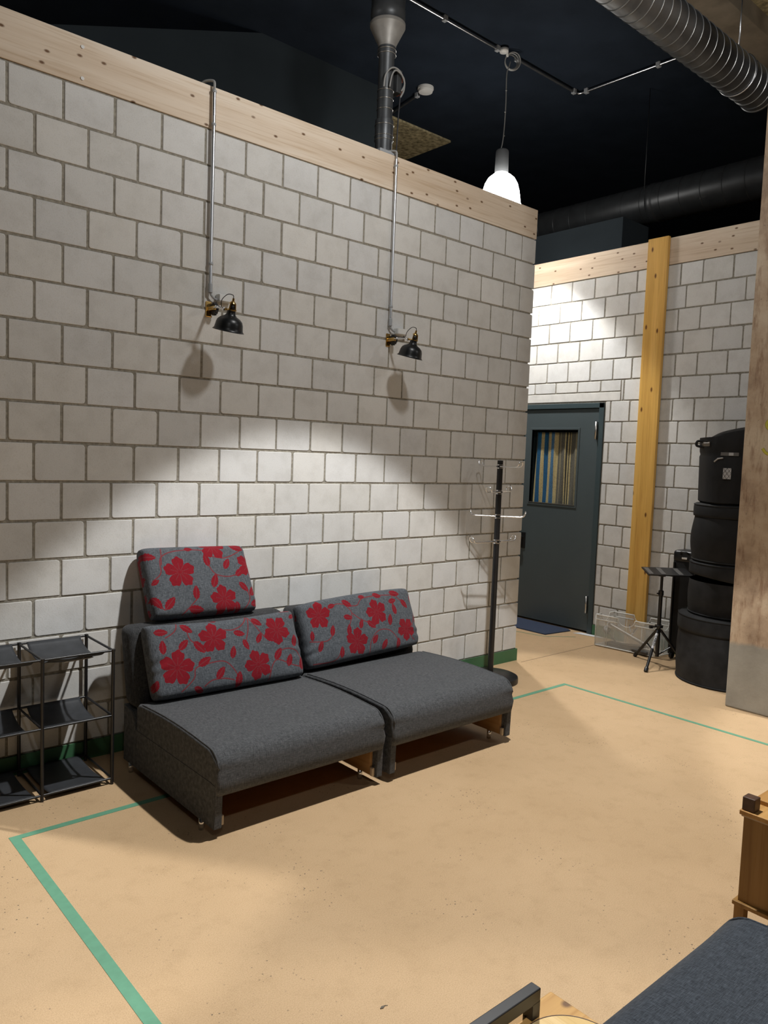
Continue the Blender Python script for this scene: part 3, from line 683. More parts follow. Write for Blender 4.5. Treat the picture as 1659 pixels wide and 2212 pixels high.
# ------------------------------------------------------------------ wire shelf with leather slings
t = thing('shelf_unit', (-3.98, -0.21, 0), 'low black metal shelf with sling shelves, left of the sofa', 'shelf')
PX = (-4.317, -3.98, -3.644); YF, YB = -0.39, -0.025
for x in PX:
    for y in (YF, YB):
        b = MB(); b.cyl((x, y, 0), (x, y, 0.688), 0.0085, 12); b.lathe([(0.0105, 0), (0.0105, 0.012)], (x, y, 0.678), (0, 0, 1), 12, True, True); b.build('post', M['black_metal'], t, smooth=40)
LEV = (0.683, 0.352, 0.030)
for z in LEV:
    for x0, x1 in zip(PX, PX[1:]):
        for y in (YF, YB): b = MB(); b.cyl((x0, y, z), (x1, y, z), 0.0058, 10); b.build('long_rail', M['black_metal'], t, smooth=40)
    for x in PX: b = MB(); b.cyl((x, YF, z), (x, YB, z), 0.0058, 10); b.build('cross_rail', M['black_metal'], t, smooth=40)
for iz, z in enumerate(LEV):
    for ix, (x0, x1) in enumerate(zip(PX, PX[1:])):
        sagd = (0.055, 0.05, 0.014)[iz]
        top = (iz == 0 and ix == 1)
        def fn(u, v, x0=x0, x1=x1, z=z, sagd=sagd, top=top):
            y = YF + 0.004 + (YB - YF - 0.008) * v
            s = sagd * (1 - (2 * v - 1) ** 2) ** 0.8
            x = x0 + 0.035 + (x1 - x0 - 0.07) * u
            zz = z - s + 0.004
            if top and v < 0.28: zz -= 0.018 * (1 - v / 0.28) * math.sin(PI * min(u * 1.5, 1.0)) * (1 if u < 0.67 else 0)
            return (x - t.location.x, y - t.location.y, zz)
        o = grid_surface('sling', fn, 18, 24, M['sling'], t)
        md = o.modifiers.new('thickness', 'SOLIDIFY'); md.thickness = 0.003; md.offset = 0
b = MB(); b.tube([(-3.86, -0.325, 0.641), (-3.84, -0.323, 0.642), (-3.73, -0.318, 0.644), (-3.715, -0.317, 0.644)], [0.002, 0.0045, 0.0045, 0.002], 8)
tag(b.build('fold_glint', M['satin']), 'slim silver pen lying on the shelf\'s top sling', 'fold_glint')  # bright strip added to stand for light catching the sling's fold

# ------------------------------------------------------------------ coat rack
rx, ry = -0.640, -0.27
t = thing('coat_rack', (rx, ry, 0), 'black pole coat rack with chrome hooks, standing between sofa and door', 'coat rack')
b = MB(); b.lathe([(0.0, 0.052), (0.06, 0.051), (0.198, 0.046), (0.211, 0.040), (0.214, 0.030), (0.214, 0.0), (0.0, 0.0)], (rx, ry, 0), seg=56); b.build('base', M['black_metal'], t, smooth=35)
b = MB(); b.lathe([(0.022, 0.045), (0.022, 1.69), (0.0, 1.692)], (rx, ry, 0), seg=24); b.build('pole', M['black_metal'], t, smooth=35)
RD, DD = Vector((0.754, -0.656, 0)), Vector((0.66, 0.75, 0))
for z, a, L, dz in ((1.645, -48, 0.195, 1), (1.452, 58, 0.19, 1), (1.268, -4, 0.205, 1), (1.075, 38, 0.225, 1)):
    b = MB()
    for q in (-0.012, 0.012): b.lathe([(0.0225, -0.004), (0.0255, -0.004), (0.0255, 0.004), (0.0225, 0.004)], (rx, ry, z + q), seg=24)
    c = b.build('collar', M['chrome'], t, smooth=35)
    ar = math.radians(a); dv = (math.cos(ar) * RD + math.sin(ar) * DD).normalized(); nv = Vector((-dv.y, dv.x, 0))
    for sg in (-1, 1):
        if z < 1.1: L = 0.265 if sg < 0 else 0.185
        e = dv * sg; cc = Vector((rx, ry, z))
        hw = 0.020
        path = [cc + e * 0.018 + nv * hw, cc + e * (L - 0.035) + nv * hw]
        path += [cc + e * (L - 0.012) + nv * hw * 1.05 + Vector((0, 0, 0.006)), cc + e * L + nv * hw * 1.1 + Vector((0, 0, 0.022))]
        path += [cc + e * (L + 0.002) + nv * hw * math.cos(k * PI / 6) * 1.1 + Vector((0, 0, 0.026 + 0.016 * math.sin(k * PI / 6))) for k in range(1, 6)]
        path += [cc + e * L - nv * hw * 1.1 + Vector((0, 0, 0.022)), cc + e * (L - 0.012) - nv * hw * 1.05 + Vector((0, 0, 0.006))]
        path += [cc + e * (L - 0.035) - nv * hw, cc + e * 0.018 - nv * hw]
        b = MB(); b.tube(path, 0.0044, 8); b.build('hook_arm', M['chrome'], t, smooth=60)

# ------------------------------------------------------------------ wall conduits, boxes and lamps
for i, (x, zt, zb, lb) in enumerate(((-2.955, 3.735, 2.60, 'thin steel conduit running down to the wall lamp nearer the shelf'), (-1.578, 3.735, 2.60, 'thin steel conduit running down to the wall lamp nearer the coat rack'))):
    t = thing('wall_conduit', (x, -0.02, zb), lb, 'conduit', 'wall lamp conduits')
    b = MB(); b.cyl((x, -0.022, zb), (x, -0.022, zt - 0.03), 0.0105, 14); b.build('tube', M['steel'], t, smooth=40)
    for z in ((3.70, 3.52, 2.75) if i == 0 else (3.66, 2.72)):
        b = MB(); b.lathe([(0.0108, -0.008), (0.0135, -0.006), (0.0135, 0.006), (0.0108, 0.008)], (x, -0.022, z), seg=14); b.box((x - 0.003, -0.014, z - 0.006), (x + 0.003, 0.0, z + 0.006)); b.build('clip', M['grey_plastic'], t)
    b = MB(); b.lathe([(0.0107, 0), (0.0125, 0.002), (0.0125, 0.05), (0.0107, 0.052)], (x, -0.022, zb - 0.012), seg=14); b.tube(smooth_path([(x, -0.022, zb), (x + 0.004, -0.022, zb - 0.02), (x + 0.022, -0.022, zb - 0.038), (x + 0.045, -0.022, zb - 0.044)], 5), 0.0065, 8); b.build('coupler', M['grey_plastic'], t, smooth=40)
    b = MB(); b.tube(smooth_path([(x, -0.022, zt - 0.03), (x, -0.022, zt + 0.015), (x - 0.012, -0.005, zt + 0.026), (x - 0.035, 0.03, zt + 0.024), (x - 0.05, 0.07, zt + 0.004)], 5), 0.0075, 8); b.build('cable', M['grey_cable'], t, smooth=60)
for x, z, lb in ((-2.908, 2.548, 'pale grey junction box on the wall above the lamp nearer the shelf'), (-1.522, 2.540, 'pale grey junction box on the wall above the lamp nearer the coat rack')):
    t = thing('junction_box', (x + 0.045, -0.02, z), lb, 'junction box', 'lamp junction boxes')
    b = MB(); b.box((x, -0.040, z), (x + 0.088, 0.0, z + 0.042), 0.004); b.build('housing', M['white_plastic'], t)
    b = MB(); b.box((x + 0.003, -0.043, z + 0.003), (x + 0.085, -0.0405, z + 0.039), 0.002); b.build('lid', M['white_plastic'], t)
def wall_lamp(bx, bz, neck, rimc, label):
    bx = bx; t = thing('wall_lamp', (bx, 0, bz), label, 'wall lamp', 'wall lamps above the sofa')
    neck, rimc = Vector(neck), Vector(rimc)
    ax = (rimc - neck).normalized(); H = (rimc - neck).length
    b = MB(); b.box((bx - 0.019, -0.007, bz - 0.044), (bx + 0.019, 0.0, bz + 0.044), 0.004); b.build('wall_plate', M['brass'], t)
    b = MB(); b.lathe([(0.0, -0.009), (0.030, -0.009), (0.0335, -0.006), (0.0335, 0.006), (0.030, 0.009), (0.0, 0.009)], (bx + 0.020, -0.035, bz), (1, 0.15, 0), 26)
    for k in range(14): a = 2 * PI * k / 14; b.box((bx + 0.011, -0.035 + 0.0335 * math.cos(a) - 0.003, bz + 0.0335 * math.sin(a) - 0.003), (bx + 0.029, -0.035 + 0.0335 * math.cos(a) + 0.003, bz + 0.0335 * math.sin(a) + 0.003))
    b.build('knob', M['black_metal'], t, smooth=35)
    ring_c = neck - ax * 0.004
    J0, J1 = Vector((bx, -0.010, bz)), Vector((bx - 0.002, -0.075, bz + 0.002))
    J2 = Vector((ring_c.x - 0.030, ring_c.y + 0.035, ring_c.z + 0.006))
    b = MB(); b.box((bx - 0.010, -0.078, bz - 0.011), (bx + 0.010, -0.004, bz + 0.011), 0.003); b.build('bracket', M['brass'], t); b = MB(); b.cyl(J2, ring_c - (ring_c - J2).normalized() * 0.026, 0.007, 10); b.build('swivel', M['brass'], t)
    b = MB(); sd = Vector((0.006, 0, 0))
    for sg in (-1, 1): b.cyl(J1 + sd * sg, J2 + sd * sg + Vector((0, 0, 0.004)), 0.0032, 8)
    n = 90; d2 = (J2 - J1); dn = d2.normalized(); u = dn.orthogonal().normalized(); v = dn.cross(u)
    b.tube([J1 + d2 * (0.12 + 0.55 * k / n) + Vector((0, 0, 0.006)) + 0.006 * (math.cos(k * 2 * PI / 9) * u + math.sin(k * 2 * PI / 9) * v) for k in range(n + 1)], 0.0014, 5)
    b.lathe([(0.0, -0.008), (0.010, -0.006), (0.010, 0.006), (0.0, 0.008)], J2, (1, 0, 0), 16); b.build('arm', M['chrome'], t, smooth=40)
    b = MB(); b.lathe([(0.021, -0.004), (0.0275, -0.003), (0.0275, 0.003), (0.021, 0.004)], ring_c, ax, 28)
    for k in range(3):
        a = 2 * PI * k / 3 + 0.5; u = ax.orthogonal().normalized(); v = ax.cross(u); q = 0.0205 * (math.cos(a) * u + math.sin(a) * v)
        b.cyl(ring_c + q, ring_c - ax * 0.036 + q * 0.75, 0.0042, 8)
    b.lathe([(0.0, -0.064), (0.006, -0.064), (0.007, -0.048), (0.016, -0.040), (0.019, -0.034), (0.0, -0.033)], ring_c, ax, 24); b.build('socket', M['brass'], t, smooth=40)
    b = MB(); b.lathe([(0.014, -0.034), (0.0150, 0.004)], ring_c, ax, 20, True, True); b.build('bulb_holder', M['black_lamp'], t)
    rr = 0.089
    prof = [(0.023, 0.0), (0.0235, 0.08), (0.0255, 0.18), (0.034, 0.27), (0.054, 0.36), (0.068, 0.48), (0.0745, 0.63), (0.0775, 0.80), (0.080, 0.92), (0.083, 0.96), (rr, 1.0)]
    prof = [(r, h * H) for r, h in prof]
    b = MB(); b.lathe(prof + [(rr - 0.0015, H + 0.0018)], neck, ax, 48); sh = b.build('shade', M['black_lamp'], t, smooth=50)
    b = MB(); b.lathe([(max(r - 0.0022, 0.001), h + 0.0008) for r, h in prof], neck, ax, 48); tag(b.build('inner_shade', M['white_enamel'], sh, smooth=50), 'white inside of the shade')
    b = MB(); top = ring_c - ax * 0.064
    b.tube(smooth_path([top, top + Vector((-0.004, 0, 0.016)), top + Vector((-0.030, 0.012, 0.018)), top + Vector((-0.055, 0.03, -0.012)), J2 + Vector((-0.012, 0.01, 0.012)), J1 * 0.5 + J2 * 0.5 + Vector((0, 0, 0.012)), J1 + Vector((0.0, 0.0, 0.02)), (bx + 0.04, -0.03, bz + 0.045)], 6), 0.0024, 6)
    b.build('cord', M['dark_cable'], t, smooth=60)
    return t
wall_lamp(-2.954, 2.498, (-2.936, -0.235, 2.466), (-2.939, -0.208, 2.358), 'small black and brass wall lamp above the cushion leaning on the wall')
wall_lamp(-1.577, 2.494, (-1.548, -0.235, 2.474), (-1.554, -0.207, 2.366), 'small black and brass wall lamp nearer the coat rack and the corner')

# ------------------------------------------------------------------ pendant lamp
px_, py_ = 0.67, 1.0
t = thing('pendant_lamp', (px_, py_, 5.6), 'glowing white bell pendant hanging on a long cord just behind the timber beam', 'pendant lamp')
b = MB(); b.tube(smooth_path([(px_ + 0.05, py_, 5.50), (px_ + 0.02, py_ - 0.01, 5.44), (px_ + 0.005, py_, 5.36), (px_ + 0.012, py_, 5.1), (px_ + 0.004, py_, 4.85), (px_ - 0.012, py_, 4.72), (px_ - 0.03, py_, 4.665)], 6), 0.0055, 8)
for z in (5.22, 5.02, 4.80): b.lathe([(0.005, -0.006), (0.009, 0.0), (0.005, 0.006)], (px_ + 0.008, py_, z), seg=8)
b.build('cord', M['grey_cable'], t, smooth=60)
b = MB()
for k in range(3): b.torus((px_ + 0.06, py_ - 0.01 * k, 5.50), (0.3 + 0.1 * k, 0.8, 0.2 * k), 0.065 + 0.006 * k, 0.005, 26, 6)
b.build('cord_loop', M['grey_cable'], t, smooth=60)
b = MB(); b.cyl((px_, py_, 5.6), (px_, py_, 5.53), 0.012, 10); b.lathe([(0.0, 0.0), (0.04, 0.0), (0.045, 0.03), (0.0, 0.03)], (px_ - 0.05, py_, 5.55), seg=20); b.build('ceiling_hook', M['white_plastic'], t)
b = MB(); b.lathe([(0.0, 4.665), (0.050, 4.665), (0.060, 4.655), (0.062, 4.64), (0.066, 4.452), (0.064, 4.447), (0.05, 4.44), (0.05, 4.425)], (px_ - 0.005, py_, 0), seg=36); b.build('lamp_housing', M['housing'], t, smooth=35)
b = MB(); b.lathe([(0.052, 4.438), (0.088, 4.428), (0.128, 4.395), (0.158, 4.343), (0.177, 4.275), (0.187, 4.205), (0.191, 4.165), (0.203, 4.145), (0.201, 4.143), (0.187, 4.163)], (px_, py_, 0), seg=56)
sh = b.build('lamp_shade', M['glow'], t, smooth=60); tag(sh, 'brightly lit opal bell shade')

# ------------------------------------------------------------------ ceiling runs and ducts
def conduit(name, label, pts, r=0.013, clips=(), mat=None, group=None):
    t = thing(name, pts[0], label, 'conduit', group)
    b = MB(); b.tube(pts, r, 10); b.build('tube', mat or M['steel'], t, smooth=40)
    for c in clips:
        k = MB(); c = Vector(c); k.box((c.x - 0.022, c.y - 0.022, c.z - 0.022), (c.x + 0.022, c.y + 0.022, 5.6), 0.006); k.build('clip', M['grey_plastic'], t)
    return t
zc = 5.572
conduit('ceiling_conduit', 'shiny ceiling conduit coming from the top of the picture to the pendant hook', [(-1.2, 1.03, zc), (0.60, 1.03, zc)], clips=[(0.56, 1.03, zc), (-0.15, 1.03, zc)], group='ceiling conduits')
conduit('ceiling_conduit', 'ceiling conduit from the pendant hook to the elbow, dull side showing', [(0.82, 1.02, zc), (1.80, 1.02, zc)], clips=[(0.84, 1.02, zc), (1.77, 1.02, zc)], mat=M['duct'], group='ceiling conduits')
conduit('ceiling_conduit', 'shiny ceiling conduit from the elbow to the big spiral duct', smooth_path([(1.80, 1.02, zc), (1.83, 1.015, zc), (1.85, 0.98, zc)], 4)[:-1] + [Vector((1.85, 0.96, zc)), Vector((1.88, -0.05, zc)), Vector((1.90, -0.5, zc))], clips=[(1.852, 0.92, zc), (1.88, 0.12, zc)], group='ceiling conduits')
t = conduit('detector_conduit', 'short dark conduit leading to the smoke detector', [(0.675, 2.20, zc), (0.78, 2.85, zc)], mat=M['duct'], clips=[(0.68, 2.26, zc)])
t = thing('smoke_detector', (0.66, 2.11, 5.6), 'small round white smoke detector under the dark ceiling', 'smoke detector')
b = MB(); b.lathe([(0.0, 5.6), (0.085, 5.6), (0.085, 5.578), (0.0, 5.578)], (0.66, 2.11, 0), seg=32); b.build('base', M['white_plastic'], t, smooth=35)
b = MB(); b.lathe([(0.070, 5.578), (0.078, 5.570), (0.074, 5.552), (0.040, 5.546), (0.0, 5.545)], (0.66, 2.11, 0), seg=32); b.build('sensor_head', M['white_plastic'], t, smooth=35)
b = MB(); b.box((0.83, 2.87, 5.575), (1.83, 3.86, 5.6), 0.003); tag(b.build('wood_wool_panel', M['wool_board']), 'square beige wood-wool panel on the ceiling beside the vertical pipe', 'ceiling panel', 'wood-wool ceiling panels')
b = MB(); b.box((1.43, -1.95, 5.575), (2.6, -0.86, 5.6), 0.003); tag(b.build('wood_wool_panel', M['wool_board']), 'beige wood-wool ceiling panel in the top right corner', 'ceiling panel', 'wood-wool ceiling panels')
b = MB(); b.box((-3.0, -0.95, 5.42), (8.0, -0.62, 5.6), 0.004); tag(b.build('ceiling_beam', M['tan_beam']), 'dull tan ceiling beam running above the big spiral duct', 'beam', None, 'structure')

# big spiral duct, parallel to the block wall
DY, DZc, DR = -1.12, 4.75, 0.147
t = thing('spiral_duct', (1.3, DY, DZc), 'large grey spiral duct crossing the top right corner', 'duct', 'ventilation ducts')
b = MB(); b.lathe([(DR, 0.0), (DR, 4.6)], (-3.3, DY, DZc), (1, 0, 0), 48); b.build('duct_tube', M['duct'], t, smooth=60)
for k in range(44):
    x = -3.2 + k * 0.1035; b = MB()
    b.tube([(x - 0.0 + 0.10 * (j / 36 - 0.5), DY + (DR + 0.002) * math.cos(2 * PI * j / 36), DZc + (DR + 0.002) * math.sin(2 * PI * j / 36)) for j in range(37)], 0.0035, 5)
    b.build('seam', M['duct_rib'], t, smooth=60)
b = MB(); b.lathe([(DR, 0.0), (DR + 0.006, 0.0), (DR + 0.006, 0.05), (DR + 0.012, 0.055), (DR + 0.012, 0.07), (0.0, 0.07)], (1.27, DY, DZc), (1, 0, 0), 48); b.build('end_collar', M['duct'], t, smooth=40)
for x in (-1.9, 0.95):
    b = MB(); b.torus((x, DY, DZc), (1, 0, 0), DR + 0.006, 0.006, 36, 6)
    b.cyl((x, DY, DZc + DR), (x, DY, 5.6), 0.006, 8); b.build('hanger', M['steel'], t)
# far duct beyond the right wall
t = thing('spiral_duct', (2.45, 0.5, 4.46), 'long black duct running above and beyond the right wall beam', 'duct', 'ventilation ducts')
b = MB(); b.lathe([(0.195, 0.0), (0.195, 6.5)], (2.45, -3.2, 4.46), (0, 1, 0), 40); b.build('duct_tube', M['duct_dark'], t, smooth=60)
for k in range(22):
    b = MB(); b.torus((2.45, -2.6 + 0.22 * k, 4.46), (0, 1, 0), 0.196, 0.003, 40, 5); b.build('seam', M['duct_dark'], t, smooth=60)
b = MB(); b.lathe([(0.195, -0.04), (0.203, -0.03), (0.203, 0.03), (0.195, 0.04)], (2.45, 0.38, 4.46), (0, 1, 0), 40); b.build('coupler', M['duct_dark'], t, smooth=40)
for y in (0.45, -2.0): b = MB(); b.cyl((2.30, y, 4.46), (2.30, y, 5.6), 0.004, 8); b.build('hanger', M['duct_dark'], t)
b = MB(); b.box((2.0, 0.49, 0.0), (2.5, 4.2, 4.24), 0.004)
tag(b.build('service_box', M['bulkhead']), 'dark grey boxed-in volume rising behind the right wall beam, under the black duct', 'cabinet')
# vertical pipe behind the beam
vx, vy = -1.425, 0.30
t = thing('vertical_duct', (vx, vy, 3.7), 'vertical grey ventilation pipe dropping behind the timber beam', 'pipe')
b = MB(); b.lathe([(0.121, 5.6), (0.121, 4.86), (0.124, 4.855), (0.124, 4.80), (0.121, 4.795), (0.121, 4.76)], (vx, vy, 0), seg=40); b.build('upper_pipe', M['pipe'], t, smooth=40)
b = MB(); b.lathe([(0.121, 4.765), (0.127, 4.762), (0.127, 4.74), (0.066, 4.62), (0.064, 4.60)], (vx, vy, 0), seg=40); tag(b.build('reducer', M['reducer'], t, smooth=22), 'paler cone-shaped reducer')
b = MB(); b.lathe([(0.064, 4.62), (0.064, 4.55), (0.056, 4.53), (0.056, 4.10), (0.066, 4.095), (0.066, 3.95), (0.062, 3.94), (0.062, 0.3)], (vx, vy, 0), seg=40); b.build('lower_pipe', M['pipe'], t, smooth=40)
for z, r in ((4.58, 0.066), (4.55, 0.066), (4.30, 0.058), (4.24, 0.058), (4.17, 0.058), (4.06, 0.068), (3.985, 0.068), (3.955, 0.068)):
    b = MB(); b.torus((vx, vy, z), (0, 0, 1), r, 0.003, 36, 6); tag(b.build('pipe_ring', M['duct_rib'], t, smooth=60), 'bright seam ring')
b = MB(); b.box((vx + 0.055, vy - 0.06, 4.30), (vx + 0.105, vy + 0.05, 4.46), 0.006); ac = b.build('damper_motor', M['pipe'], t)
b = MB(); b.box((vx + 0.103, vy - 0.058, 4.38), (vx + 0.112, vy + 0.0, 4.44), 0.003); b.box((vx + 0.103, vy - 0.058, 4.30), (vx + 0.112, vy + 0.0, 4.33), 0.003); tag(b.build('switch', M['orange'], ac), 'orange marking on the motor')
b = MB(); b.tube(smooth_path([(vx - 0.075, vy - 0.07, 4.29), (vx - 0.07, vy - 0.08, 4.37), (vx - 0.02, vy - 0.09, 4.43), (vx + 0.05, vy - 0.09, 4.43), (vx + 0.11, vy - 0.08, 4.37), (vx + 0.09, vy - 0.07, 4.31)], 6), 0.006, 8)
b.tube(smooth_path([(vx - 0.03, vy - 0.08, 4.30), (vx - 0.02, vy - 0.09, 4.38), (vx + 0.02, vy - 0.09, 4.425), (vx + 0.10, vy - 0.08, 4.40), (vx + 0.115, vy - 0.07, 4.33), (vx + 0.09, vy - 0.06, 4.27)], 6), 0.006, 8); b.build('cable', M['grey_cable'], t, smooth=60)
b = MB(); b.tube(smooth_path([(vx + 0.09, vy - 0.06, 4.28), (vx + 0.082, vy - 0.055, 4.1), (vx + 0.078, vy - 0.05, 3.76)], 5), 0.005, 8); tag(b.build('drop_cable', M['dark_cable'], t, smooth=60), 'black cable')
b = MB(); b.box((-1.70, 0.005, 3.735), (-1.555, 0.075, 3.760), 0.006); tag(b.build('cable_cover', M['grey_plastic']), 'small grey cable cover lying on top of the timber beam', 'cable cover')
b = MB(); b.tube(arc((-1.10, 0.42, 3.55), (0.94, 0.1, 0), (0, 0, 1), 0.27, PI * 0.75, 0.0, 16), 0.075, 20); tag(b.build('duct_elbow', M['duct_dark'], smooth=60), 'black duct elbow peeping over the beam right of the vertical pipe', 'duct')

# ------------------------------------------------------------------ floor tape and mat
b = MB(); T = 0.0016
def strip(x0, y0, x1, y1): b.box((x0, y0, 0.0), (x1, y1, T))
strip(-4.200, -0.692, -0.222, -0.658)
strip(-4.200, -6.0, -4.158, -0.692); strip(-0.252, -6.0, -0.222, -0.692)
tag(b.build('floor_tape', M['tape']), 'green tape outline on the floor, passing under the sofa', 'floor tape')
b = MB(); b.tube([(0.86, 0.72, 0.0), (0.93, 0.42, 0.0), (1.18, 0.22, 0.0)], 0.006, 6)
for v in b.bm.verts: v.co.z = 0.0006 + (0.0008 if v.co.z > 0 else 0)
tag(b.build('floor_line', M['tape']), 'thin green curved line on the floor in front of the doormat', 'floor marking')
b = MB(); b.prism([(0.99, 0.44), (1.355, 0.40), (1.395, 0.46), (1.395, 1.12), (1.34, 1.15), (0.98, 1.10)], 2, 0.0, 0.009); bmesh.ops.bevel(b.bm, geom=[e for e in b.bm.edges], offset=0.003, segments=2, affect='EDGES')
tag(b.build('doormat', M['mat_blue']), 'blue doormat on the floor in front of the grey door', 'doormat')
b = MB(); b.prism([(1.30, 0.335), (1.385, 0.30), (1.40, 0.09), (1.36, 0.02), (1.335, 0.15), (1.32, 0.24)], 2, 0.001, 0.004); tag(b.build('paper_strip', M['sticker']), 'white strip on the floor at the foot of the door frame', 'paper')

# yellow board on the right wall
b = MB(); b.box((XR - 0.040, -0.392, 0.0), (XR - 0.0025, -0.192, 3.752), 0.003)
for v in b.bm.verts:
    if v.co.z < 0.101: pass
o = tag(b.build('timber_board', M['yellow_board']), 'tall honey-yellow wooden board fixed upright on the right block wall', 'board')
# let the board stand clear of the baseboard
o.location.x = -0.007

# ------------------------------------------------------------------ plastic bin with hardware
t = thing('storage_bin', (1.20, -0.39, 0), 'clear plastic storage box with drum hardware, on the floor under the yellow board', 'storage box')
FL, FR = Vector((1.045, -0.085, 0)), Vector((1.105, -0.655, 0)); dep = Vector((0.265, -0.028, 0)); BL_, BR_ = FL + dep, FR + dep
def wallq(b, A, B, z0, z1, th=0.004):
    A, B = Vector(A), Vector(B); n = Vector((-(B - A).y, (B - A).x, 0)).normalized() * th
    vs = [b.bm.verts.new(p + Vector((0, 0, z))) for z in (z0, z1) for p in (A, B, B + n, A + n)]
    for f in ((0, 1, 2, 3), (4, 5, 6, 7), (0, 1, 5, 4), (1, 2, 6, 5), (2, 3, 7, 6), (3, 0, 4, 7)): b.bm.faces.new([vs[i] for i in f])
cs = [FL, FR, BR_, BL_]; HB = 0.295
b = MB()
def lerp(A, B, k): return A + (B - A) * k
for i in range(4):
    A, B = cs[i], cs[(i + 1) % 4]
    wallq(b, A, B, 0.006, 0.225)
    k0, k1 = (0.38, 0.66) if i in (0, 2) else (0.28, 0.72)
    wallq(b, A, lerp(A, B, k0), 0.225, HB); wallq(b, lerp(A, B, k1), B, 0.225, HB)
vs = [b.bm.verts.new(c + Vector((0, 0, z))) for z in (0.006, 0.011) for c in cs]
for f in ((0, 1, 2, 3), (4, 5, 6, 7), (0, 1, 5, 4), (1, 2, 6, 5), (2, 3, 7, 6), (3, 0, 4, 7)): b.bm.faces.new([vs[i] for i in f])
b.build('tub', M['clear'], t)
b = MB()
for i in range(4):
    A, B = cs[i], cs[(i + 1) % 4]; k0, k1 = (0.38, 0.66) if i in (0, 2) else (0.28, 0.72)
    up = Vector((0, 0, 1))
    for z in (HB, HB - 0.042):
        b.tube([A + up * z, lerp(A, B, k0) + up * z], 0.006, 6); b.tube([lerp(A, B, k1) + up * z, B + up * z], 0.006, 6)
    P, Q = lerp(A, B, k0) + up * HB, lerp(A, B, k1) + up * HB
    mid = [P + (Q - P) * (0.5 - 0.5 * math.cos(PI * q / 10)) - up * 0.068 * math.sin(PI * q / 10) for q in range(11)]
    b.tube(mid, 0.0035, 6)
    b.tube([A + up * 0.01, A + up * HB], 0.004, 6)
    for k in ((0.2, 0.78) if i in (0, 2) else (0.5,)): b.tube([lerp(A, B, k) + up * 0.02, lerp(A, B, k) + up * (HB - 0.05 if k != 0.5 else 0.2)], 0.0025, 6)
    b.tube([A + up * 0.012, B + up * 0.012], 0.005, 6)
b.build('rim', M['clear_rim'], t)
t = thing('cymbal_stand', (1.20, -0.39, 0.07), 'folded silver drum stand lying at a slant in the clear storage box', 'drum hardware')
b = MB(); b.cyl((1.13, -0.16, 0.215), (1.16, -0.575, 0.075), 0.014, 12); b.cyl((1.155, -0.25, 0.175), (1.185, -0.56, 0.06), 0.010, 12); b.build('tube', M['satin'], t, smooth=40)
b = MB(); b.lathe([(0.0, -0.02), (0.024, -0.02), (0.024, 0.02), (0.0, 0.02)], (1.13, -0.165, 0.215), (0.3, 1, 0.2), 14); b.cyl((1.11, -0.13, 0.245), (1.13, -0.17, 0.215), 0.007, 8); b.build('clamp', M['chrome'], t, smooth=40)
b = MB(); b.cyl((1.19, -0.36, 0.12), (1.21, -0.43, 0.235), 0.008, 8); b.lathe([(0.0, -0.018), (0.015, 0), (0.0, 0.018)], (1.20, -0.39, 0.185), (0, 1, 0), 10); b.cyl((1.195, -0.36, 0.165), (1.215, -0.33, 0.205), 0.006, 8); b.build('wing_bolt', M['chrome'], t, smooth=40)
t = thing('drum_pedal', (1.15, -0.35, 0.012), 'dark metal drum pedal lying flat in the bottom of the clear storage box', 'drum hardware')
b = MB(); b.box((1.09, -0.60, 0.013), (1.20, -0.15, 0.040), 0.004, rot=Matrix.Rotation(-0.10, 3, 'Z')); b.build('base_plate', M['dark_hardware'], t)
b = MB(); b.box((1.105, -0.56, 0.045), (1.185, -0.20, 0.060), 0.004, rot=Matrix.Rotation(-0.10, 3, 'Z') @ Matrix.Rotation(-0.12, 3, 'X')); b.build('footboard', M['dark_hardware'], t)
b = MB(); b.lathe([(0.0, -0.025), (0.03, -0.022), (0.033, 0.0), (0.03, 0.022), (0.0, 0.025)], (1.135, -0.145, 0.150), (0.2, 1, 0.3), 16); b.cyl((1.135, -0.15, 0.150), (1.14, -0.24, 0.058), 0.006, 8); tag(b.build('beater', M['grey_plastic'], t, smooth=40), 'grey felt beater')

# ------------------------------------------------------------------ tripod tray stand
sx, sy = 0.905, -0.79
t = thing('tripod_stand', (sx, sy, 0), 'black tripod stand carrying a flat tray, in front of the tall case', 'stand')
feet = [(0.622, -0.856), (1.005, -0.530), (1.110, -0.935)]
b = MB(); b.cyl((sx, sy, 0.075), (sx, sy, 0.63), 0.016, 16); b.build('lower_tube', M['black_metal'], t, smooth=40)
b = MB(); b.cyl((sx, sy, 0.60), (sx, sy, 0.785), 0.012, 14); b.build('upper_tube', M['black_metal'], t, smooth=40)
b = MB(); b.lathe([(0.016, 0.60), (0.022, 0.602), (0.022, 0.64), (0.016, 0.645)], (sx, sy, 0), seg=18); b.cyl((sx, sy, 0.62), (sx - 0.045, sy + 0.01, 0.62), 0.006, 8); b.build('height_clamp', M['black_metal'], t, smooth=40)
b = MB(); b.lathe([(0.016, 0.325), (0.034, 0.327), (0.034, 0.345), (0.016, 0.350)], (sx, sy, 0), seg=20); b.cyl((sx, sy, 0.335), (sx - 0.055, sy + 0.035, 0.330), 0.007, 8); b.lathe([(0.0, -0.014), (0.014, -0.012), (0.014, 0.012), (0.0, 0.014)], (sx - 0.06, sy + 0.038, 0.330), (1, -0.6, 0), 14); b.build('leg_collar', M['black_metal'], t, smooth=40)
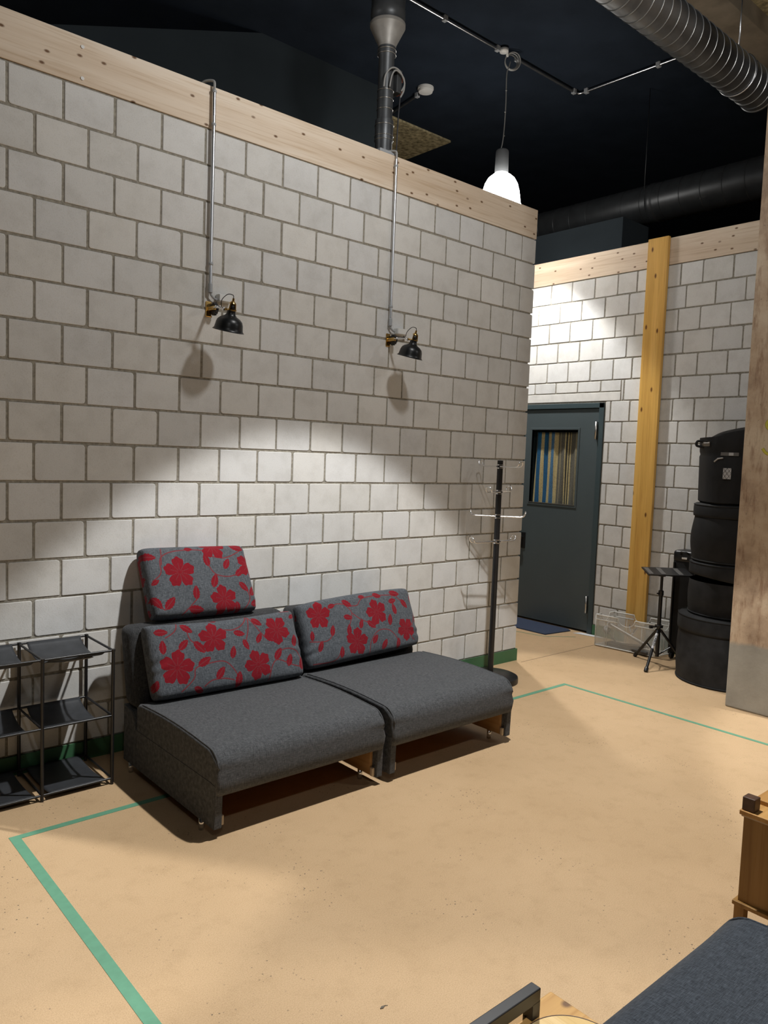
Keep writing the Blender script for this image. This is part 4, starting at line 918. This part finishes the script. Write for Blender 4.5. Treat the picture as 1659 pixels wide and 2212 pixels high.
for i, (fx, fy) in enumerate(feet):
    P0, P1 = Vector((sx, sy, 0.325)), Vector((fx, fy, 0.016)); d2 = P1 - P0
    b = MB(); b.cyl(P0 + d2 * 0.07, P0 + d2 * 0.97, 0.0115, 12); lg = b.build('leg', M['black_metal'], t, smooth=40)
    b = MB(); b.lathe([(0.0, 0.0), (0.0165, 0.002), (0.0165, 0.035), (0.012, 0.045)], P0 + d2 * 1.03, -d2, 14); b.build('rubber_foot', M['black_metal'], lg, smooth=40)
    b = MB(); b.cyl((sx, sy, 0.085), P0 + d2 * 0.52, 0.006, 8); b.build('brace', M['black_metal'], t, smooth=40)
    if i == 0:
        # sticker with the maker's word running down the leg
        ctr = P0 + d2 * 0.33
        e1 = d2.normalized(); view = (Vector((-5.12, -4.08, 1.7)) - ctr).normalized(); nn = (view - e1 * view.dot(e1)).normalized(); e2 = nn.cross(e1)
        stk = MB(); L2, rr2 = 0.075, 0.0125
        ring = []
        for s2 in (-1, 1):
            ring.append([stk.bm.verts.new(ctr + e1 * s2 * L2 + rr2 * (math.cos(a) * nn + math.sin(a) * e2)) for a in [(-1.1 + 2.2 * q / 8) for q in range(9)]])
        for q in range(8): stk.bm.faces.new((ring[0][q], ring[0][q + 1], ring[1][q + 1], ring[1][q]))
        tag(stk.build('sticker', M['sticker'], lg), 'white sticker with dark letters')
        fc = bpy.data.curves.new('lettering', 'FONT'); fc.body = 'CABLES'; fc.size = 0.030; fc.align_x = 'CENTER'; fc.align_y = 'CENTER'; fc.extrude = 0.0002
        tmp = bpy.data.objects.new('lettering_source', fc)
        lm = bpy.data.meshes.new_from_object(tmp); bpy.data.objects.remove(tmp); bpy.data.curves.remove(fc)
        mw = Matrix((e1, e2, nn)).transposed().to_4x4(); mw.translation = ctr + nn * 0.0132
        lm.transform(mw); lm.name = 'lettering'; lm.materials.clear(); lm.materials.append(M['dark_cable'])
        fo = bpy.data.objects.new('lettering', lm); C.objects.link(fo); fo.parent = lg; fo.matrix_parent_inverse = parent_inv(lg)
# tray plate, seen almost edge-on
tr_u = Vector((0.754, -0.656, 0.0)).normalized(); tr_v = (Vector((0.726, -0.767, 0.786)) - Vector((0.880, -0.609, 0.819))); TVL = tr_v.length; tr_v.normalize()
def tray_box(b, u0, u1, v0, v1, z0, z1, O=Vector((0.880, -0.609, 0.819))):
    n = tr_u.cross(tr_v).normalized(); n = n if n.z > 0 else -n
    vs = [b.bm.verts.new(O + tr_u * u + tr_v * v + n * z) for z in (z0, z1) for (u, v) in ((u0, v0), (u1, v0), (u1, v1), (u0, v1))]
    for f in ((0, 1, 2, 3), (4, 5, 6, 7), (0, 1, 5, 4), (1, 2, 6, 5), (2, 3, 7, 6), (3, 0, 4, 7)): b.bm.faces.new([vs[i] for i in f])
b = MB(); tray_box(b, 0.0, 0.375, 0.0, TVL, -0.005, 0.005); b.build('tray', M['black_metal'], t)
b = MB()
pass
for a, c2 in ((0.012, 0.05), (0.115, 0.155), (0.26, 0.30)):
    b = MB(); tray_box(b, a, c2, 0.02, TVL - 0.02, 0.0052, 0.0062); tag(b.build('tray_liner', M['music_grey'], t), 'grey rubber strip on the tray')
b = MB(); b.cyl((sx, sy, 0.765), (sx, sy, 0.800), 0.030, 16); b.build('tray_mount', M['black_metal'], t)

# ------------------------------------------------------------------ tall trolley case
t = thing('trolley_case', (1.26, -0.83, 0), 'tall black trolley case leaning behind the tripod stand and the round cases', 'case')
b = MB(); b.box((1.21, -0.950, 0.055), (1.395, -0.715, 0.955), 0.022, 3); b.build('body', M['nylon'], t, smooth=40)
b = MB(); b.box((1.205, -0.953, 0.86), (1.398, -0.712, 0.968), 0.03, 4); b.build('hard_top', M['black_metal'], t, smooth=40)
b = MB()
for y in (-0.93, -0.735): b.cyl((1.202, y, 0.05), (1.202, y, 0.86), 0.009, 10)
b.build('rail', M['black_metal'], t, smooth=40)
b = MB(); b.tube(smooth_path([(1.205, -0.86, 0.94), (1.185, -0.85, 0.955), (1.185, -0.80, 0.955), (1.205, -0.79, 0.94)], 5), 0.009, 8); b.build('grip', M['black_metal'], t, smooth=40)
b = MB(); b.box((1.198, -0.85, 0.895), (1.206, -0.80, 0.912), 0.002); tag(b.build('latch', M['chrome'], t), 'small bright latch')
for y in (-0.92, -0.745):
    b = MB(); b.lathe([(0.0, -0.012), (0.028, -0.012), (0.030, 0.0), (0.028, 0.012), (0.0, 0.012)], (1.235, y, 0.03), (0, 1, 0), 20); b.build('wheel', M['black_metal'], t, smooth=40)

# ------------------------------------------------------------------ stack of soft round cases
cx, cy = 0.97, -1.36
def soft_case(name, z0, z1, r, label, lid=0.30, squash=1.0, bulge=0.012, worn=False, dx=0.0, dy=0.0, tilt=0.0):
    t = thing(name, (cx + dx, cy + dy, z0), label, 'drum case', 'stack of soft black drum cases')
    H = z1 - z0; n = 56
    def rad(h): return r * (0.985 + bulge / r * math.sin(PI * h))
    prof = [(0.0, 0.0), (r * 0.96, 0.0), (r * 0.99, 0.012)] + [(rad(k / 8), 0.012 + (H * (1 - lid) - 0.012) * k / 8) for k in range(9)]
    b = MB(); b.lathe(prof, (cx + dx, cy + dy, z0), seg=n)
    for v in b.bm.verts:
        a = math.atan2(v.co.y - cy - dy, v.co.x - cx - dx); k = 1 + 0.008 * math.sin(3 * a + z0 * 9) * math.sin((v.co.z - z0) * 14)
        v.co.x = cx + dx + (v.co.x - cx - dx) * k; v.co.y = cy + dy + (v.co.y - cy - dy) * k
    b.build('body', M['nylon_worn'] if worn else M['nylon'], t, smooth=60)
    zl = H * (1 - lid)
    prof = [(r * 1.0, zl), (r * 1.018, zl + 0.004), (r * 1.022, zl + 0.02), (r * 1.02, H - 0.03), (r * 1.0, H - 0.012), (r * 0.97, H - 0.002), (r * 0.6, H), (0.0, H)]
    b = MB(); b.lathe(prof, (cx + dx, cy + dy, z0), seg=n)
    for v in b.bm.verts:
        a = math.atan2(v.co.y - cy - dy, v.co.x - cx - dx); v.co.z += tilt * math.cos(a - 2.4) * (v.co.z - z0 < zl + 0.03)
    lo = b.build('lid', M['nylon_worn'] if worn else M['nylon'], t, smooth=60)
    b = MB(); b.torus((cx + dx, cy + dy, z1 - 0.014), (0, 0, 1), r * 1.005, 0.006, 56, 6); b.torus((cx + dx, cy + dy, z0 + 0.012), (0, 0, 1), r * 0.99, 0.006, 56, 6); b.build('piping', M['nylon_worn'], t, smooth=60)
    return t
soft_case('drum_case', 0.0, 0.535, 0.385, 'widest soft black drum case, bottom of the stack by the column', 0.24, worn=True)
soft_case('drum_case', 0.535, 0.955, 0.330, 'soft black drum case with a slanting lid edge, second from the floor', 0.36, tilt=0.05, worn=True, dx=0.01)
soft_case('drum_case', 0.955, 1.415, 0.325, 'soft black drum case with a rolled rim, third from the floor', 0.23, bulge=0.02, dx=0.01)
# top bag: tapered, soft-edged, with tags
t = thing('drum_bag', (cx, cy, 1.415), 'black bag with zips and small tags, topmost of the stack by the column', 'bag')
b = MB(); N = 48
lv = [(1.416, 0.262), (1.43, 0.278), (1.62, 0.283), (1.78, 0.287), (1.80, 0.281), (1.82, 0.287), (1.93, 0.292), (1.955, 0.286), (1.985, 0.22), (2.00, 0.08), (2.003, 0.0)]
rings = []
for z, r in lv:
    ring = []
    for k in range(N):
        a = 2 * PI * k / N; e = 0.80
        ca, sa = math.cos(a), math.sin(a)
        q = r * 1.02 / ((abs(ca) ** 3.2 + abs(sa) ** 3.2) ** (1 / 3.2))
        x, y = q * ca, q * sa; R4 = Matrix.Rotation(0.72, 2)
        v2 = R4 @ Vector((x, y))
        zz = z + (0.075 * ((-v2.y) / 0.30) if z > 1.94 else 0) * (1 if r > 0.03 else 0.0)
        ring.append(b.bm.verts.new((cx + v2.x, cy + v2.y, zz)))
    rings.append(ring)
for A, B in zip(rings, rings[1:]):
    for k in range(N): b.bm.faces.new((A[k], A[(k + 1) % N], B[(k + 1) % N], B[k])).smooth = True
b.bm.faces.new(rings[0][::-1])
b.build('body', M['nylon'], t, smooth=45)
fd = Vector((-0.913, -0.408, 0)); sd_ = Vector((0.408, -0.913, 0))     # towards the camera / to the right
def bag_off(s, r=0.287):
    best = 0.0
    for k in range(720):
        a = 2 * PI * k / 720; ca, sa = math.cos(a), math.sin(a); q = r * 1.02 / ((abs(ca) ** 3.2 + abs(sa) ** 3.2) ** (1 / 3.2))
        v2 = Matrix.Rotation(0.72, 2) @ Vector((q * ca, q * sa)); v3 = Vector((v2.x, v2.y, 0))
        if abs(v3.dot(sd_) - s) < 0.006: best = max(best, v3.dot(fd))
    return best
def patch(b, s, z, w, h, off=0.0, d=0.004):
    vs = []
    for q in (-0.01, d):
        for i, k in ((-1, -1), (1, -1), (1, 1), (-1, 1)):
            ss = s + i * w / 2
            vs.append(b.bm.verts.new(Vector((cx, cy, z + k * h / 2)) + sd_ * ss + fd * (bag_off(ss) + off + q)))
    for f in ((0, 1, 2, 3), (4, 5, 6, 7), (0, 1, 5, 4), (1, 2, 6, 5), (2, 3, 7, 6), (3, 0, 4, 7)): b.bm.faces.new([vs[i] for i in f])
b = MB(); patch(b, -0.262, 1.878, 0.062, 0.036, 0.004); lb_ = b.build('brand_tag', M['tag_brown'], t); tag(lb_, 'small brown tag with a white line')
b = MB(); patch(b, -0.258, 1.887, 0.046, 0.006, 0.0055); b.build('tag_print', M['sticker'], lb_)
b = MB(); patch(b, -0.085, 1.802, 0.125, 0.026, 0.004); st_ = b.build('zip_panel', M['music_grey'], t)
b = MB(); patch(b, -0.075, 1.802, 0.032, 0.022, 0.006); b.build('zip_emblem', M['tag_grey'], st_)
b = MB(); b.tube([Vector((cx, cy, zq)) + sd_ * sq + fd * (bag_off(sq) + 0.008) for sq, zq in ((-0.19, 1.742), (-0.165, 1.766), (-0.13, 1.772))], 0.006, 6); tag(b.build('zip_pull', M['tag_grey'], t), 'grey zip pull')
TS = -0.095
b = MB(); patch(b, TS, 1.655, 0.056, 0.082, 0.006); tg = b.build('reflective_tag', M['tag_grey'], t); tag(tg, 'pale rectangular tag with a diamond lattice')
b = MB()
for k in range(-1, 3):
    for s in (1, -1):
        p0 = Vector((cx, cy, 1.655 - 0.041)) + sd_ * (TS - s * 0.028 + s * 0.028 * (k)) + fd * (bag_off(TS) + 0.0105)
        p1 = Vector((cx, cy, 1.655 + 0.041)) + sd_ * (TS - s * 0.028 + s * 0.028 * (k + 2)) + fd * (bag_off(TS) + 0.0105)
        q0, q1 = p0, p1
        lo, hi = TS - 0.027, TS + 0.027
        def cut(P, Q):
            sp, sq = (P - Vector((cx, cy, 0))).dot(sd_), (Q - Vector((cx, cy, 0))).dot(sd_)
            t0, t1 = 0.0, 1.0
            for lim, sg in ((lo, 1), (hi, -1)):
                a, c2 = sg * (sp - lim), sg * (sq - lim)
                if a < 0 and c2 < 0: return None
                if a < 0: t0 = max(t0, a / (a - c2))
                elif c2 < 0: t1 = min(t1, a / (a - c2))
            return (P + (Q - P) * t0, P + (Q - P) * t1) if t1 > t0 else None
        r2 = cut(q0, q1)
        if r2: b.tube(list(r2), 0.0011, 4)
b.build('lattice', M['dark_cable'], tg)
b = MB(); b.tube(smooth_path([tuple(Vector((cx, cy, 1.895)) + sd_ * -0.270 + fd * 0.08), tuple(Vector((cx, cy, 1.900)) + sd_ * -0.325 + fd * 0.08), tuple(Vector((cx, cy, 1.865)) + sd_ * -0.330 + fd * 0.08), tuple(Vector((cx, cy, 1.855)) + sd_ * -0.270 + fd * 0.08)], 5), 0.010, 8); b.build('carry_loop', M['nylon'], t, smooth=60)

# ------------------------------------------------------------------ foreground cabinet and table
t = thing('side_cabinet', (-2.15, -3.25, 0), 'small teak cabinet with a dark corner peg, at the right edge behind the seat', 'cabinet')
x0, x1, y0, y1 = -2.415, -1.85, -3.55, -2.952
b = MB(); b.box((x0 + 0.006, y0, 0.168), (x1, y1 - 0.012, 0.478), 0.002); b.build('body', M['teak_v'], t)
b = MB(); b.box((x0 - 0.004, y0, 0.484), (x1, y1, 0.50), 0.002); b.build('cabinet_top', M['oak'], t)
b = MB(); b.box((x0 + 0.10, y0, 0.50), (x1, y1 - 0.006, 0.516), 0.002); b.build('top_board', M['oak'], t)
b = MB(); b.box((x0 - 0.008, y0, 0.155), (x1, y1 + 0.002, 0.170), 0.002); b.build('bottom_rail', M['teak_v'], t)
for lx, ly in ((x0 + 0.02, y1 - 0.02), (x0 + 0.02, y0 + 0.02), (x1 - 0.02, y1 - 0.02), (x1 - 0.02, y0 + 0.02)):
    b = MB(); b.box((lx - 0.018, ly - 0.018, 0), (lx + 0.018, ly + 0.018, 0.156), 0.002); b.build('leg', M['teak_v'], t)
b = MB(); b.box((x0 + 0.004, y1 - 0.048, 0.50), (x0 + 0.050, y1 - 0.004, 0.548), 0.003); tag(b.build('corner_peg', M['walnut'], t), 'dark brown square peg on the top corner')
b = MB(); b.box((x0 + 0.001, y0, 0.478), (x1, y1 - 0.006, 0.4845)); b.build('edge_strip', M['pale_wood'], t)

t = thing('side_table', (-4.08, -3.42, 0), 'wooden side table with black square steel rails, at the bottom edge', 'table')
TX, TY, TZ = -3.877, -3.218, 0.64
b = MB(); b.box((TX - 0.42, TY - 0.42, TZ - 0.030), (TX, TY, TZ), 0.003); tp = b.build('tabletop', M['table_wood'], t)
b = MB(); b.lathe([(0.0, TZ + 0.0012), (0.100, TZ + 0.0012), (0.102, TZ + 0.0004), (0.102, TZ - 0.002)], (TX - 0.105, TY - 0.135, 0), seg=64); tag(b.build('inlay', M['table_ring'], tp, smooth=40), 'paler round inlay in the table top')
b = MB(); b.torus((TX - 0.105, TY - 0.135, TZ + 0.0006), (0, 0, 1), 0.102, 0.0012, 64, 6); b.torus((TX - 0.105, TY - 0.135, TZ + 0.0012), (0, 0, 1), 0.052, 0.0010, 64, 6); tag(b.build('groove', M['walnut'], tp), 'thin dark ring around the inlay')
q = 0.023; X0, X1 = TX - 0.40, TX - 0.076
for yy in (TY - 0.031, TY - 0.389 - q):
    b = MB(); b.box((X0, yy, TZ + 0.030), (X1, yy + q, TZ + 0.058), 0.002); b.box((X1 - q, yy, TZ), (X1, yy + q, TZ + 0.034), 0.001); b.box((X0, yy, TZ), (X0 + q, yy + q, TZ + 0.034), 0.001)
    tag(b.build('rail', M['black_metal'], t), 'black square steel rail')
for lx in (TX - 0.40, TX - 0.076 - q):
    for ly in (TY - 0.031, TY - 0.389 - q):
        b = MB(); b.box((lx, ly, 0.0), (lx + q, ly + q, TZ - 0.029), 0.002); b.build('leg', M['black_metal'], t)
# a small dry leaf and crumbs on the floor
def speck(x, y, r, label, name='dry_leaf'):
    b = MB(); b.prism([(x - r, y), (x - r * 0.2, y + r * 0.45), (x + r, y + 0.1 * r), (x - r * 0.1, y - r * 0.4)], 2, 0.0, 0.003); b.tube([(x + r * 0.9, y + 0.1 * r, 0.002), (x + r * 1.6, y - 0.3 * r, 0.002)], 0.001, 4)
    tag(b.build(name, M['tag_brown']), label, 'leaf')
speck(-3.60, -2.42, 0.011, 'small dry brown leaf lying on the bare floor at lower centre')
